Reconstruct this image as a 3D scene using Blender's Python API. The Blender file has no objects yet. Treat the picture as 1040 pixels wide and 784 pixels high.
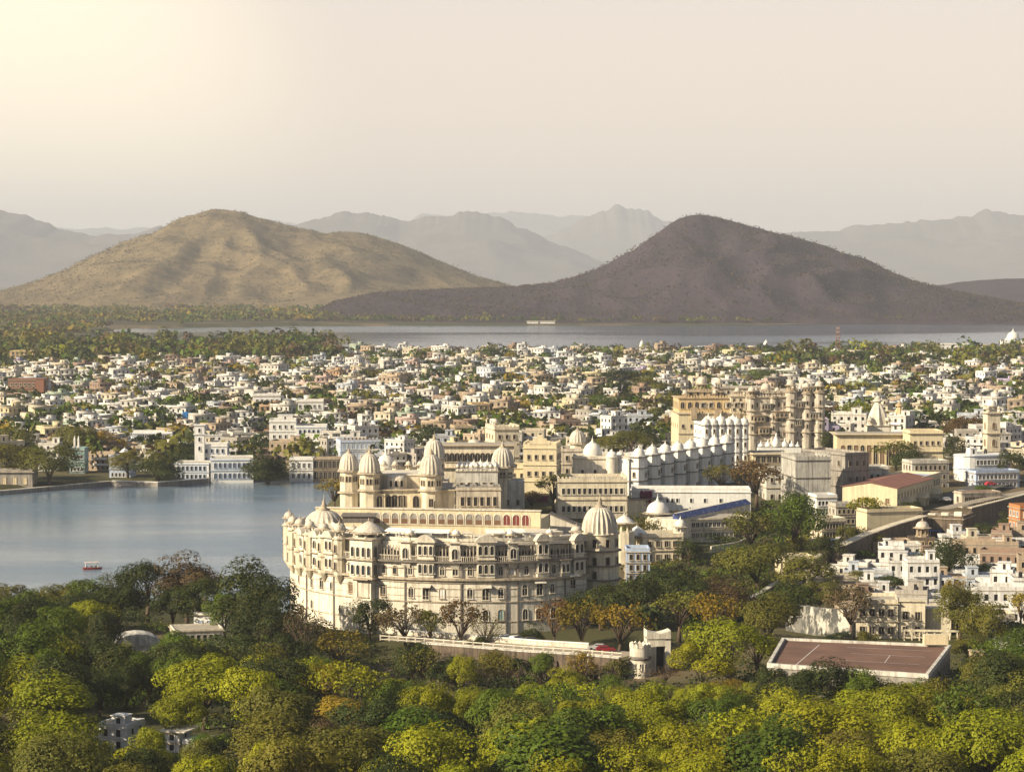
import bpy, bmesh, math, random
import numpy as np
from mathutils import Vector, Matrix, noise as mnoise
R = math.radians
scene = bpy.context.scene
col = scene.collection
# ------------------------------------------------------------------ camera
F = 2500.0; HC = 90.0; PITCH = math.atan(112/F)
cam_d = bpy.data.cameras.new('camera'); cam = bpy.data.objects.new('camera', cam_d); col.objects.link(cam)
cam.location = (0, 0, HC); cam.rotation_euler = (math.pi/2-PITCH, 0, 0)
cam_d.sensor_width = 36; cam_d.lens = 36*F/1040; cam_d.clip_start = 1; cam_d.clip_end = 60000
scene.camera = cam
# ------------------------------------------------------------------ world, sun, exposure
SUN_AZ = R(117)      # measured from the view direction (+Y) towards the left (-X)
SUN_EL = R(27)
sv = Vector((-math.sin(SUN_AZ)*math.cos(SUN_EL), math.cos(SUN_AZ)*math.cos(SUN_EL), math.sin(SUN_EL)))
world = bpy.data.worlds.new('World'); scene.world = world; world.use_nodes = True
nt = world.node_tree; nt.nodes.clear()
wo = nt.nodes.new('ShaderNodeOutputWorld'); bg = nt.nodes.new('ShaderNodeBackground')
sky = nt.nodes.new('ShaderNodeTexSky'); sky.sky_type = 'NISHITA'; sky.sun_disc = False
sky.sun_elevation = SUN_EL; sky.sun_rotation = -SUN_AZ
sky.air_density = 1.0; sky.dust_density = 2.5; sky.ozone_density = 1.0; sky.altitude = 300
# warm dusty air low over the horizon, brightest towards the sun side
tcs = nt.nodes.new('ShaderNodeTexCoord'); sep = nt.nodes.new('ShaderNodeSeparateXYZ')
nt.links.new(tcs.outputs['Generated'], sep.inputs[0])
mr = nt.nodes.new('ShaderNodeMapRange'); mr.interpolation_type = 'SMOOTHSTEP'
mr.inputs['From Min'].default_value = 0.112; mr.inputs['From Max'].default_value = 0.23
mr.inputs['To Min'].default_value = 0.92; mr.inputs['To Max'].default_value = 0.0
nt.links.new(sep.outputs['Z'], mr.inputs['Value'])
mz = nt.nodes.new('ShaderNodeMapRange'); mz.inputs['From Min'].default_value = 0.0; mz.inputs['From Max'].default_value = 0.11
nt.links.new(sep.outputs['Z'], mz.inputs['Value'])
c1 = nt.nodes.new('ShaderNodeMixRGB'); c1.inputs[1].default_value = (14.8, 11.5, 8.4, 1); c1.inputs[2].default_value = (11.4, 9.8, 8.3, 1)
nt.links.new(mz.outputs[0], c1.inputs[0])
# glow: angle to a low point at the left
vm = nt.nodes.new('ShaderNodeVectorMath'); vm.operation = 'DOT_PRODUCT'
g = Vector((-0.240, 1.0, 0.034)).normalized(); vm.inputs[1].default_value = g
nt.links.new(tcs.outputs['Generated'], vm.inputs[0])
mg = nt.nodes.new('ShaderNodeMapRange'); mg.interpolation_type = 'SMOOTHERSTEP'
mg.inputs['From Min'].default_value = math.cos(R(11)); mg.inputs['From Max'].default_value = 1.0
mg.inputs['To Max'].default_value = 1.0
nt.links.new(vm.outputs['Value'], mg.inputs['Value'])
c2 = nt.nodes.new('ShaderNodeMixRGB'); c2.inputs[2].default_value = (18.0, 15.2, 10.9, 1)
nt.links.new(mg.outputs[0], c2.inputs[0]); nt.links.new(c1.outputs[0], c2.inputs[1])
mx = nt.nodes.new('ShaderNodeMixRGB'); nt.links.new(mr.outputs[0], mx.inputs[0])
nt.links.new(sky.outputs[0], mx.inputs[1]); nt.links.new(c2.outputs[0], mx.inputs[2])
nt.links.new(mx.outputs[0], bg.inputs['Color']); bg.inputs['Strength'].default_value = 0.05
nt.links.new(bg.outputs[0], wo.inputs['Surface'])
sl = bpy.data.lights.new('sun', 'SUN'); sun = bpy.data.objects.new('sun', sl); col.objects.link(sun)
sl.energy = 5.0; sl.angle = R(0.6); sl.color = (1.0, 0.86, 0.62)
sun.rotation_euler = sv.to_track_quat('Z', 'Y').to_euler()
vs = scene.view_settings; vs.view_transform = 'Standard'; vs.look = 'None'; vs.gamma = 1; vs.use_curve_mapping = False
vs.exposure = 0.86
cy = scene.cycles
cy.max_bounces = 5; cy.diffuse_bounces = 2; cy.glossy_bounces = 2; cy.transmission_bounces = 3; cy.volume_bounces = 0
cy.transparent_max_bounces = 6; cy.use_denoising = True; cy.use_adaptive_sampling = True; cy.adaptive_threshold = 0.015
cy.sample_clamp_indirect = 4; cy.caustics_reflective = False; cy.caustics_refractive = False
# ------------------------------------------------------------------ projection helpers
RT = Vector((1, 0, 0)); FW = Vector((0, math.cos(PITCH), -math.sin(PITCH))); UP = Vector((0, math.sin(PITCH), math.cos(PITCH)))
def ray(px, py): return FW + RT*((px-520)/F) + UP*((392-py)/F)
def at(px, py, z):
    d = ray(px, py); t = (z-HC)/d.z; return Vector((d.x*t, d.y*t, z))
def xat(px, Y): return (px-520)/F*Y
def zat(py, Y):
    d = ray(520, py); return HC + d.z*Y/d.y
def proj(p):
    v = Vector(p)-Vector((0, 0, HC)); dz = v.dot(FW)
    return 520+F*v.dot(RT)/dz, 392-F*v.dot(UP)/dz
# ------------------------------------------------------------------ object helpers
def tag(o, label=None, cat=None, group=None, kind=None):
    if label: o['label'] = label
    if cat: o['category'] = cat
    if group: o['group'] = group
    if kind: o['kind'] = kind
    return o
def thing(name, label, cat, loc, rz=0, group=None):
    o = bpy.data.objects.new(name, None); col.objects.link(o); o.empty_display_size = 0.2
    o.location = loc; o.rotation_euler = (0, 0, rz)
    return tag(o, label, cat, group)
class MB:
    def __init__(s): s.v = []; s.f = []; s.m = []
    def add(s, vs, fs, mi=0):
        n = len(s.v); s.v += [tuple(v) for v in vs]; s.f += [tuple(i+n for i in f) for f in fs]; s.m += [mi]*len(fs); return s
    def box(s, x0, x1, y0, y1, z0, z1, mi=0):
        return s.add([(x0,y0,z0),(x1,y0,z0),(x1,y1,z0),(x0,y1,z0),(x0,y0,z1),(x1,y0,z1),(x1,y1,z1),(x0,y1,z1)],
            [(0,3,2,1),(4,5,6,7),(0,1,5,4),(1,2,6,5),(2,3,7,6),(3,0,4,7)], mi)
    def prism(s, pts, z0, z1, mi=0, top=True, bot=True):
        n = len(pts); vs = [(x,y,z0) for x,y in pts]+[(x,y,z1) for x,y in pts]
        fs = [(i,(i+1)%n,(i+1)%n+n,i+n) for i in range(n)]
        if top: fs.append(tuple(range(n,2*n)))
        if bot: fs.append(tuple(range(n-1,-1,-1)))
        return s.add(vs, fs, mi)
    def lathe(s, cx, cyy, prof, n=16, mi=0, flute=0, fdepth=0, a0=0):
        vs = []; fs = []
        for r, z in prof:
            for i in range(n):
                a = 2*math.pi*i/n+a0; rr = r*(1-(fdepth*(0.5-0.5*math.cos(flute*a)) if flute else 0))
                vs.append((cx+rr*math.cos(a), cyy+rr*math.sin(a), z))
        for k in range(len(prof)-1):
            for i in range(n):
                j = (i+1)%n; fs.append((k*n+i,k*n+j,(k+1)*n+j,(k+1)*n+i))
        fs.append(tuple(range((len(prof)-1)*n, len(prof)*n))); fs.append(tuple(range(n-1,-1,-1)))
        return s.add(vs, fs, mi)
    def tube(s, pts, rad, n=6, mi=0):
        vs = []; fs = []; pts = [Vector(p) for p in pts]
        for k, p in enumerate(pts):
            d = (pts[min(k+1,len(pts)-1)]-pts[max(k-1,0)]).normalized()
            a = d.orthogonal().normalized(); b = d.cross(a); r = rad[k] if isinstance(rad,(list,tuple)) else rad
            for i in range(n):
                t = 2*math.pi*i/n; vs.append(p+(a*math.cos(t)+b*math.sin(t))*r)
        for k in range(len(pts)-1):
            for i in range(n):
                j = (i+1)%n; fs.append((k*n+i,k*n+j,(k+1)*n+j,(k+1)*n+i))
        fs.append(tuple(range(n-1,-1,-1))); fs.append(tuple(range((len(pts)-1)*n,len(pts)*n)))
        return s.add(vs, fs, mi)
    def xform(s, M):
        s.v = [tuple(M@Vector(v)) for v in s.v]; return s
    def join(s, o, M=None, mi=None):
        vs = [M@Vector(v) for v in o.v] if M else o.v
        n = len(s.v); s.v += [tuple(v) for v in vs]; s.f += [tuple(i+n for i in f) for f in o.f]; s.m += o.m if mi is None else [mi]*len(o.f); return s
    def mesh(s, name, mats, smooth=False):
        me = bpy.data.meshes.new(name); me.from_pydata(s.v, [], s.f)
        for m in (mats if isinstance(mats,(list,tuple)) else [mats]): me.materials.append(m)
        if any(s.m): me.polygons.foreach_set('material_index', s.m)
        if smooth:
            me.polygons.foreach_set('use_smooth', [True]*len(me.polygons))
            if smooth != True: me.set_sharp_from_angle(angle=smooth)
        me.update(); return me
    def obj(s, name, mats, parent=None, smooth=False, loc=None):
        o = bpy.data.objects.new(name, s.mesh(name, mats, smooth)); col.objects.link(o)
        if parent: o.parent = parent
        if loc: o.location = loc
        return o
def inst(me, name, parent=None, loc=(0,0,0), rz=0, scl=(1,1,1)):
    o = bpy.data.objects.new(name, me); col.objects.link(o); o.location = loc; o.rotation_euler = (0,0,rz)
    o.scale = scl if isinstance(scl,(list,tuple)) else (scl,)*3
    if parent: o.parent = parent
    return o
def copy_tree(o, parent=None):
    c = o.copy(); col.objects.link(c)
    if parent: c.parent = parent
    for ch in kids.get(o.name, ()): copy_tree(ch, c)
    return c
kids = {}
def index_kids(roots):
    for r in roots:
        kids[r.name] = list(r.children)
        index_kids(kids[r.name])
# ------------------------------------------------------------------ materials
def mat(name):
    m = bpy.data.materials.new(name); m.use_nodes = True; t = m.node_tree
    return m, t, t.nodes['Principled BSDF']
def N(t, typ, **kw):
    n = t.nodes.new('ShaderNode'+typ)
    for k, v in kw.items():
        if k in n.inputs: n.inputs[k].default_value = v
        else: setattr(n, k, v)
    return n
def rgb(c): return (c[0], c[1], c[2], 1)
def L(t, a, b): t.links.new(a, b)
def mixc(t, fac, a, b, mode='MIX'):
    m = t.nodes.new('ShaderNodeMixRGB'); m.blend_type = mode
    for k, s in ((0,fac),(1,a),(2,b)):
        if isinstance(s,(int,float)): m.inputs[k].default_value = s
        elif isinstance(s,(tuple,list)): m.inputs[k].default_value = rgb(s)
        else: t.links.new(s, m.inputs[k])
    return m.outputs[0]
def ramp(t, src, stops):
    r = t.nodes.new('ShaderNodeValToRGB'); e = r.color_ramp.elements
    while len(e) < len(stops): e.new(0.5)
    for k, (p, c) in enumerate(stops): e[k].position = p; e[k].color = (c,c,c,1) if isinstance(c,(int,float)) else rgb(c)
    t.links.new(src, r.inputs[0]); return r.outputs[0]
def world_pos(t): return N(t,'NewGeometry').outputs['Position']
def mapped(t, src, scl, rot=(0,0,0)):
    m = t.nodes.new('ShaderNodeMapping'); m.inputs['Scale'].default_value = scl; m.inputs['Rotation'].default_value = rot; t.links.new(src, m.inputs[0]); return m.outputs[0]
def noisef(t, vec, scale, detail=4, rough=0.55):
    n = N(t,'TexNoise', Scale=scale, Detail=detail, Roughness=rough); t.links.new(vec, n.inputs['Vector']); return n.outputs['Fac']
def plaster(name, c=None, stain=0.35, dark=(0.17,0.14,0.11), rough=0.85, joint=0):
    """limewashed or painted masonry with rain streaks and blotches; c=None takes the object's colour"""
    m, t, p = mat(name); pos = world_pos(t)
    base = N(t,'ObjectInfo').outputs['Color'] if c is None else c
    blot = noisef(t, pos, 0.35, 5, 0.65); streak = noisef(t, mapped(t,pos,(1.4,1.4,0.10)), 1.0, 4, 0.6); fine = noisef(t, pos, 3.0, 3)
    c1 = mixc(t, ramp(t, blot, [(0.42,0),(0.66,stain*0.6)]), base, dark)
    c2 = mixc(t, ramp(t, streak, [(0.45,0),(0.66,stain)]), c1, dark)
    c3 = mixc(t, ramp(t, fine, [(0.3,0.16),(0.7,0.0)]), c2, (0.12,0.1,0.08))
    L(t, c3, p.inputs['Base Color']); p.inputs['Roughness'].default_value = rough
    p.inputs['Specular IOR Level'].default_value = 0.25
    b = N(t,'Bump', Strength=0.35, Distance=0.06); L(t, fine, b.inputs['Height']); L(t, b.outputs[0], p.inputs['Normal'])
    return m
def simple(name, c, rough=0.7, metal=0, vary=0.25, scale=1.0, spec=0.3):
    m, t, p = mat(name); n = noisef(t, world_pos(t), scale, 4)
    L(t, mixc(t, ramp(t, n, [(0.3,vary),(0.7,0)]), c, tuple(x*0.45 for x in c)), p.inputs['Base Color'])
    p.inputs['Roughness'].default_value = rough; p.inputs['Metallic'].default_value = metal; p.inputs['Specular IOR Level'].default_value = spec
    return m
M = {}
M['cream'] = plaster('cream_limewash', (0.74,0.66,0.50), 0.45)
M['cream2'] = plaster('warm_cream_limewash', (0.70,0.60,0.40), 0.25)
M['ivory'] = plaster('ivory_limewash', (0.78,0.72,0.60), 0.48, (0.2,0.165,0.125))
M['white'] = plaster('white_limewash', (0.80,0.79,0.76), 0.25, (0.25,0.23,0.2))
M['greywhite'] = plaster('weathered_white_limewash', (0.66,0.63,0.56), 0.6, (0.13,0.12,0.11))
M['stone'] = plaster('tan_sandstone', (0.50,0.39,0.26), 0.55, (0.13,0.1,0.075))
M['palestone'] = plaster('pale_sandstone', (0.63,0.56,0.46), 0.65, (0.13,0.105,0.085))
M['ochre'] = plaster('ochre_plaster', (0.64,0.47,0.25), 0.35)
M['rubble'] = plaster('rubble_masonry', (0.17,0.125,0.09), 0.9, (0.035,0.028,0.022))
def blotched(name, a, b, dark):
    m, t, p = mat(name); pos = world_pos(t); n1 = noisef(t, mapped(t,pos,(1,1,.45)), 0.55, 5, .65); n2 = noisef(t, pos, 2.2, 4, .7); n3 = noisef(t, mapped(t,pos,(1,1,.3)), 0.25, 4, .6)
    c = mixc(t, ramp(t,n2,[(.4,0),(.6,1)]), a, b); c = mixc(t, ramp(t,n1,[(.46,0),(.54,.95)]), c, dark); c = mixc(t, ramp(t,n3,[(.5,0),(.58,.8)]), c, tuple(x*1.6 for x in dark))
    L(t,c,p.inputs['Base Color']); p.inputs['Roughness'].default_value = .9; return m
M['ruin'] = blotched('blotched_old_limewash', (0.60,0.57,0.50), (0.42,0.39,0.33), (0.05,0.05,0.048))
M['dirt'] = simple('dusty_road', (0.20,0.17,0.13), 0.95, vary=0.6, scale=0.5)
M['greystone2'] = plaster('lichen_grey_limewash', (0.52,0.50,0.45), 0.7, (0.12,0.11,0.10))
M['greystone'] = plaster('grey_masonry', (0.34,0.31,0.27), 0.6, (0.08,0.075,0.07))
M['trim'] = plaster('weathered_trim', (0.50,0.42,0.31), 0.5, (0.10,0.08,0.065))
M['darktrim'] = plaster('soot_dark_trim', (0.20,0.175,0.15), 0.4, (0.05,0.05,0.05))
M['dome'] = plaster('dome_limewash', (0.66,0.60,0.50), 0.5, (0.2,0.17,0.14))
M['whitedome'] = plaster('white_dome_limewash', (0.80,0.77,0.70), 0.25, (0.3,0.27,0.23))
M['house'] = plaster('painted_plaster', None, 0.5, (0.16,0.14,0.12))
M['roofdeck'] = simple('flat_roof_deck', (0.42,0.37,0.30), 0.9, vary=0.5, scale=0.6)
M['dark'] = simple('dark_opening', (0.022,0.02,0.02), 0.5, vary=0.3)
M['glass'] = simple('window_glass', (0.03,0.035,0.045), 0.12, vary=0.3, spec=0.6)
M['red'] = simple('red_ochre_panel', (0.17,0.035,0.028), 0.8)
M['wood'] = simple('weathered_wood', (0.16,0.09,0.05), 0.8)
M['iron'] = simple('painted_iron', (0.08,0.08,0.085), 0.5, 0.6)
M['gold'] = simple('gilded_metal', (0.6,0.42,0.14), 0.35, 1.0)
M['blue'] = simple('blue_tarpaulin', (0.02,0.17,0.50), 0.6)
M['tank'] = simple('black_plastic_tank', (0.02,0.02,0.022), 0.4)
M['bluewash'] = plaster('pale_blue_wash', (0.42,0.52,0.70), 0.3)
M['tealwash'] = plaster('teal_wash', (0.27,0.43,0.43), 0.3)
M['rust'] = simple('rusty_sheet_roof', (0.27,0.12,0.085), 0.75, vary=0.6, scale=0.35)
M['maroon'] = simple('maroon_sheet_roof', (0.22,0.05,0.06), 0.7, vary=0.4, scale=0.5)
M['court'] = simple('brown_court_surface', (0.19,0.105,0.075), 0.85, vary=0.75, scale=0.14)
M['paint'] = simple('white_paint', (0.8,0.8,0.78), 0.6, vary=0.2)
M['asphalt'] = simple('asphalt', (0.10,0.095,0.09), 0.9, vary=0.4)
M['paving'] = simple('stone_paving', (0.36,0.31,0.24), 0.9, vary=0.5)
M['bark'] = simple('bark', (0.11,0.075,0.05), 0.95, vary=0.6, scale=3)
# ------------------------------------------------------------------ terrain
LAKE = [at(-260,512,0), at(0,502,0), at(45,498,0), at(112,492,0), at(160,493.5,0), at(210,489,0), at(255,488,0), at(300,487,0), at(345,484,0),
        at(352,494,0), at(344,507,0), at(330,520,0), Vector((xat(318,690),690,0)), Vector((xat(295,662),662,0)), Vector((xat(286,645),645,0)),
        Vector((xat(240,668),668,0)), Vector((xat(150,668),668,0)), Vector((xat(60,690),690,0)), Vector((xat(-80,660),660,0)), Vector((xat(-420,640),640,0)), Vector((xat(-700,900),900,0))]
FLZ = 10.0
FARLAKE = [Vector((xat(p,Y),Y,0)) for p,Y in ((62,2900),(180,2720),(330,2600),(430,2480),(520,2440),(640,2430),(760,2440),(860,2400),(960,2500),(1060,2560),(1500,2500),(1500,4120),(1040,4240),(960,4110),(700,3960),(480,3960),(300,3890),(120,3720))]
CTRL = [(-300,450,8),(0,450,8),(260,450,8),(520,450,8),(780,450,8),(1040,450,9),(1400,450,10),
  (-200,560,5),(0,560,5),(150,560,5),(300,560,3),(420,575,4.5),(520,580,5),(640,585,6),(400,540,.8),(450,538,.6),(500,538,.5),(550,540,.5),(600,541,.8),(640,543,1.5),(690,548,3),(430,520,1.2),(520,515,1.2),(600,515,1.5),(780,560,7),(900,560,7),(1040,560,8),(1300,560,9),
  (-200,650,2),(0,650,2),(150,650,2.5),(250,640,2),(330,600,4),(400,640,6),(480,640,6),(560,640,7),(620,620,6),(700,640,5),(780,650,4),(860,650,4.5),(950,650,4.5),(1050,660,5),(1300,680,6),
  (420,760,10),(480,850,15),(560,850,16),(620,850,15),(670,850,12),(640,760,10),(720,760,8),(760,850,10),(850,760,7),(950,760,6),(1050,760,6),(880,840,10),(980,900,10),(1060,900,9),
  (700,1000,15),(800,1000,16),(830,1050,17),(900,1000,13),(1000,1050,12),(380,1000,5),(460,1050,8),
  (0,1110,2.5),(100,1110,2.5),(200,1120,2.5),(300,1120,2.5),(-200,1110,3),(380,1150,5),
  (0,1400,6),(200,1400,7),(500,1400,10),(800,1300,13),(1000,1300,12),(1200,1300,12),
  (0,2000,9),(300,2000,11),(600,2000,11),(900,2000,12),(1100,2000,12),
  (0,2600,11),(300,2580,11.5),(600,2600,12),(900,2600,12),(1100,2500,13),(-200,2600,12),(1400,2500,14),
  (0,4200,14),(100,5000,18),(300,5200,18),(700,4400,12),(1000,4600,12),(1300,4500,14),(-300,4200,16)]
CW = np.array([(xat(p,Y),Y,z) for p,Y,z in CTRL])
def inside(X, Y, poly):
    n = len(poly); c = np.zeros(X.shape, bool); dmin = np.full(X.shape, 1e9)
    for i in range(n):
        a, b = poly[i], poly[(i+1)%n]
        cond = ((a.y > Y) != (b.y > Y)); xx = (b.x-a.x)*(Y-a.y)/((b.y-a.y) or 1e-9)+a.x
        c ^= cond & (X < xx)
        ex, ey = b.x-a.x, b.y-a.y; tt = np.clip(((X-a.x)*ex+(Y-a.y)*ey)/(ex*ex+ey*ey),0,1)
        dmin = np.minimum(dmin, np.hypot(X-a.x-tt*ex, Y-a.y-tt*ey))
    return np.where(c, -dmin, dmin)
def ground_np(X, Y):
    X = np.asarray(X,float); Y = np.asarray(Y,float); num = np.zeros(X.shape); den = np.zeros(X.shape)
    sc = 1/np.maximum(Y,300)
    for x, y, z in CW:
        d2 = ((X-x)*sc)**2+((np.log(np.maximum(Y,100)/y))*0.9)**2
        w = 1/(d2+0.0006)**2; num += w*z; den += w
    z = num/den
    t = np.clip((420-Y)/420,0,1.3); z = z + 74*t**1.6
    d = inside(X,Y,LAKE); z = np.where(d<0, np.maximum(-4, 0.2+d*0.6), np.maximum(z*np.clip(d/6,0,1)**0.5, 0.4) )
    d = inside(X,Y,FARLAKE); z = np.where(d<0, FLZ-np.minimum(4,0.1-d*0.05), np.maximum(FLZ+0.4, FLZ+(z-FLZ)*np.clip(d/60,0,1)) if False else np.where(d<60, np.maximum(z,FLZ+0.5), z))
    return z
def gz(x, y): return float(ground_np(np.array([x]), np.array([y]))[0])
rows = np.concatenate([np.linspace(-120,380,20), np.arange(390,1160,7.0), np.geomspace(1165,5200,150), np.geomspace(5300,50000,50)])
us = np.concatenate([np.linspace(-1.0,-0.28,18), np.linspace(-0.27,0.27,170), np.linspace(0.28,1.0,18)])
YY, UU = np.meshgrid(rows, us, indexing='ij'); XX = np.where(UU<=1, UU*np.minimum(np.maximum(YY,420),5000), 0)
XX = np.where(YY>5000, UU*np.minimum(YY,17000), XX)
ZZ = ground_np(XX, YY)
nr, nc = YY.shape
me = bpy.data.meshes.new('ground')
verts = np.stack([XX,YY,ZZ],-1).reshape(-1,3)
ii = np.arange(nr*nc).reshape(nr,nc)
faces = np.stack([ii[:-1,:-1],ii[:-1,1:],ii[1:,1:],ii[1:,:-1]],-1).reshape(-1,4)
me.from_pydata(verts.tolist(), [], faces.tolist()); me.polygons.foreach_set('use_smooth',[True]*len(me.polygons))
m, t, p = mat('dry_earth'); pos = world_pos(t)
n1 = noisef(t,pos,0.06,6,0.65); n2 = noisef(t,pos,0.008,4)
c = mixc(t, n1, (0.10,0.075,0.045), (0.22,0.165,0.10)); c = mixc(t, ramp(t,n2,[(0.36,0),(0.5,0.85)]), c, (0.05,0.055,0.022))
L(t,c,p.inputs['Base Color']); p.inputs['Roughness'].default_value = 1; p.inputs['Specular IOR Level'].default_value = 0.1
me.materials.append(m); g_ = bpy.data.objects.new('ground', me); col.objects.link(g_); tag(g_,'dry earth ground under the town and woods','ground',kind='structure')
# ------------------------------------------------------------------ water
def water_mat(name, deep, wave, strength, rough, patch_scale=0.012, lo=.4):
    m, t, p = mat(name); pos = world_pos(t)
    w1 = noisef(t, mapped(t,pos,(0.5,1.0,1),(0,0,0.35)), wave, 4, 0.6); w2 = noisef(t, mapped(t,pos,(0.25,1.0,1),(0,0,-0.2)), wave*0.09, 3)
    s = N(t,'Math',operation='MULTIPLY_ADD'); L(t,w2,s.inputs[0]); s.inputs[1].default_value = 2.5; L(t,w1,s.inputs[2])
    b = N(t,'Bump',Strength=strength,Distance=0.5); L(t,s.outputs[0],b.inputs['Height']); L(t,b.outputs[0],p.inputs['Normal'])
    patch = noisef(t, mapped(t,pos,(0.35,1.0,1),(0,0,0.15)), patch_scale, 4, 0.6); L(t, ramp(t,patch,[(.44,strength*lo),(.56,strength)]), b.inputs['Strength'])
    L(t, ramp(t,patch,[(0.38,rough*0.55),(0.66,rough*1.25)]), p.inputs['Roughness'])
    p.inputs['Base Color'].default_value = rgb(deep); p.inputs['IOR'].default_value = 1.33; p.inputs['Specular IOR Level'].default_value = 0.5
    return m
def sheet(name, poly, z, m, label):
    s = MB(); s.add([(v.x,v.y,z) for v in poly],[tuple(range(len(poly)))][:1])
    o = s.obj(name, m); bm = bmesh.new(); bm.from_mesh(o.data); bmesh.ops.recalc_face_normals(bm, faces=bm.faces); bm.faces.ensure_lookup_table()
    if bm.faces[0].normal.z < 0: bmesh.ops.reverse_faces(bm, faces=bm.faces)
    bm.to_mesh(o.data); bm.free(); return tag(o,label,'lake',kind='structure')
def grow(poly, d):
    cx = sum(v.x for v in poly)/len(poly); cyy = sum(v.y for v in poly)/len(poly)
    return [Vector((v.x+(v.x-cx)/max(1,math.hypot(v.x-cx,v.y-cyy))*d, v.y+(v.y-cyy)/max(1,math.hypot(v.x-cx,v.y-cyy))*d, 0)) for v in poly]
sheet('lake_water', grow(LAKE,9), 0.0, water_mat('lake_surface',(0.14,0.20,0.27),0.9,0.42,0.20), 'blue grey rippled lake beside the palace')
sheet('far_lake_water', grow(FARLAKE,30), FLZ, water_mat('far_lake_surface',(0.10,0.14,0.20),0.35,0.5,0.13,0.0022,.06), 'pale blue lake below the dark mountain')
# ------------------------------------------------------------------ mountains
def hill_mat(name, lo, hi, rockc, dots=0.02):
    m, t, p = mat(name); pos = world_pos(t)
    n1 = noisef(t,pos,0.004,6,0.65); n2 = noisef(t,pos,0.028,8,0.78)
    v = N(t,'TexVoronoi',Scale=dots); L(t,pos,v.inputs['Vector'])
    c = mixc(t,n1,lo,hi); c = mixc(t,ramp(t,n2,[(0.4,0),(0.62,0.75)]),c,rockc)
    c = mixc(t,ramp(t,v.outputs['Distance'],[(0.15,0.4),(0.5,0)]),c,(0.05,0.045,0.035))
    L(t,c,p.inputs['Base Color']); p.inputs['Roughness'].default_value = 1; p.inputs['Specular IOR Level'].default_value = 0.05
    b = N(t,'Bump',Strength=0.55,Distance=7); L(t,n2,b.inputs['Height']); L(t,b.outputs[0],p.inputs['Normal'])
    return m
def mountain(name, prof, Y0, front, back, m, label, seed, rough=0.25, nx=220, ny=90, base=8, freq=1/260, sharp=1.0, gully=1/330, jag=0.085, jf=9.0, yf=1.5):
    """ridge whose skyline passes through the measured profile; a height field with ridged erosion gullies down its flanks"""
    pts = sorted((xat(p,Y0), zat(y,Y0)) for p,y in prof)
    px = np.array([a for a,b in pts]); pz = np.array([b for a,b in pts])
    xs = np.linspace(px[0],px[-1],nx); H = np.interp(xs,px,pz)
    k = np.exp(-np.linspace(-2,2,9)**2); k /= k.sum(); H = np.convolve(np.pad(H,4,'edge'),k,'valid')
    J_ = np.array([(mnoise.fractal(Vector((x*gully*jf+seed,seed,0)),0.85,2.0,6)*jag+0.012)*max(h-base,0) for x,h in zip(xs,H)])
    v = np.linspace(-1,1,ny); s = MB(); V = []
    for b_ in v:
        yo = b_*(front if b_ < 0 else back)
        fall = (1-abs(b_))**sharp
        for x, h, jt in zip(xs,H,J_):
            wob = mnoise.noise(Vector((x*freq*0.5+seed,seed*3.1,0)))*front*0.13
            up = max(h-base,0)
            q = Vector((x*gully+seed, (Y0+yo)*gully*yf, seed))
            rid = (1-abs(mnoise.noise(q))*2)*0.55+(1-abs(mnoise.noise(q*2.3))*2)*0.27+mnoise.noise(q*5)*0.2
            fl = fall+ rough*rid*(fall*(1-fall))*1.9 - rough*0.5*fall*(1-fall)
            z = base + up*fl + jt*fall**4 + mnoise.noise(Vector((x*freq*5,(Y0+yo)*freq*5,seed)))*3.5*min(1,up/60)
            if abs(b_) > 0.97: z = base-14
            V.append((x, Y0+yo+wob*(1-abs(b_)), z))
    i2 = np.arange(nx*ny).reshape(ny,nx)
    F_ = np.stack([i2[:-1,:-1],i2[:-1,1:],i2[1:,1:],i2[1:,:-1]],-1).reshape(-1,4).tolist()
    s.add(V,F_); o = s.obj(name,m,smooth=True); tag(o,label,'mountain',kind='structure'); return o, np.array(V)
hm1 = hill_mat('scrub_hillside',(0.042,0.030,0.042),(0.075,0.050,0.056),(0.028,0.024,0.034),0.06)
hm2 = hill_mat('golden_hillside',(0.17,0.125,0.072),(0.27,0.205,0.115),(0.095,0.08,0.045),0.05)
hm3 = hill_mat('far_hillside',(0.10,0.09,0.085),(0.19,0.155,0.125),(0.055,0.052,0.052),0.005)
mt_right = mountain('dark_mountain',[(280,334),(310,324),(340,307),(380,297),(430,295),(500,293),(560,288),(600,276),(640,256),(668,236),(690,223),(712,217),(735,224),(760,231),(790,237),(840,250),(880,265),(920,282),(960,294),(1000,303),(1040,310),(1090,318),(1140,332)],
    4650,640,700,hm1,'dark scrub covered mountain with a single peak beyond the lake',1.3,0.85,nx=360,ny=150,jag=.025,jf=4,yf=.55,gully=1/240)
mt_left = mountain('golden_mountain',[(-160,330),(-60,314),(0,298),(40,285),(80,266),(120,247),(150,236),(180,222),(215,212),(245,217),(262,223),(290,230),(330,238),(370,236),(400,246),(440,262),(480,279),(520,291),(580,305),(640,320)],
    5900,1000,900,hm2,'golden sunlit mountain left of the dark peak',4.7,0.5,nx=360,ny=150,jag=.03,jf=4,yf=.55,gully=1/260)
mountain('foothill',[(150,324),(190,318),(230,314),(300,306),(340,299),(390,297),(450,300),(520,306),(600,316),(650,326)],5000,400,400,hm2,'low brown foothill between the two mountains',7.7,0.3,nx=160,ny=50,jag=.03,jf=4,yf=.55)
mountain('far_ridge',[(-900,262),(-600,235),(-300,225),(-120,220),(-60,222),(0,213),(30,221),(60,232),(100,240),(140,237),(170,228),(220,240),(320,262),(450,292),(520,304)],19000,2300,2600,hm3,'hazy ridge at the far left behind the golden mountain',9.1,1.0,nx=420,ny=90,freq=1/1800,gully=1/2200)
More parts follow.
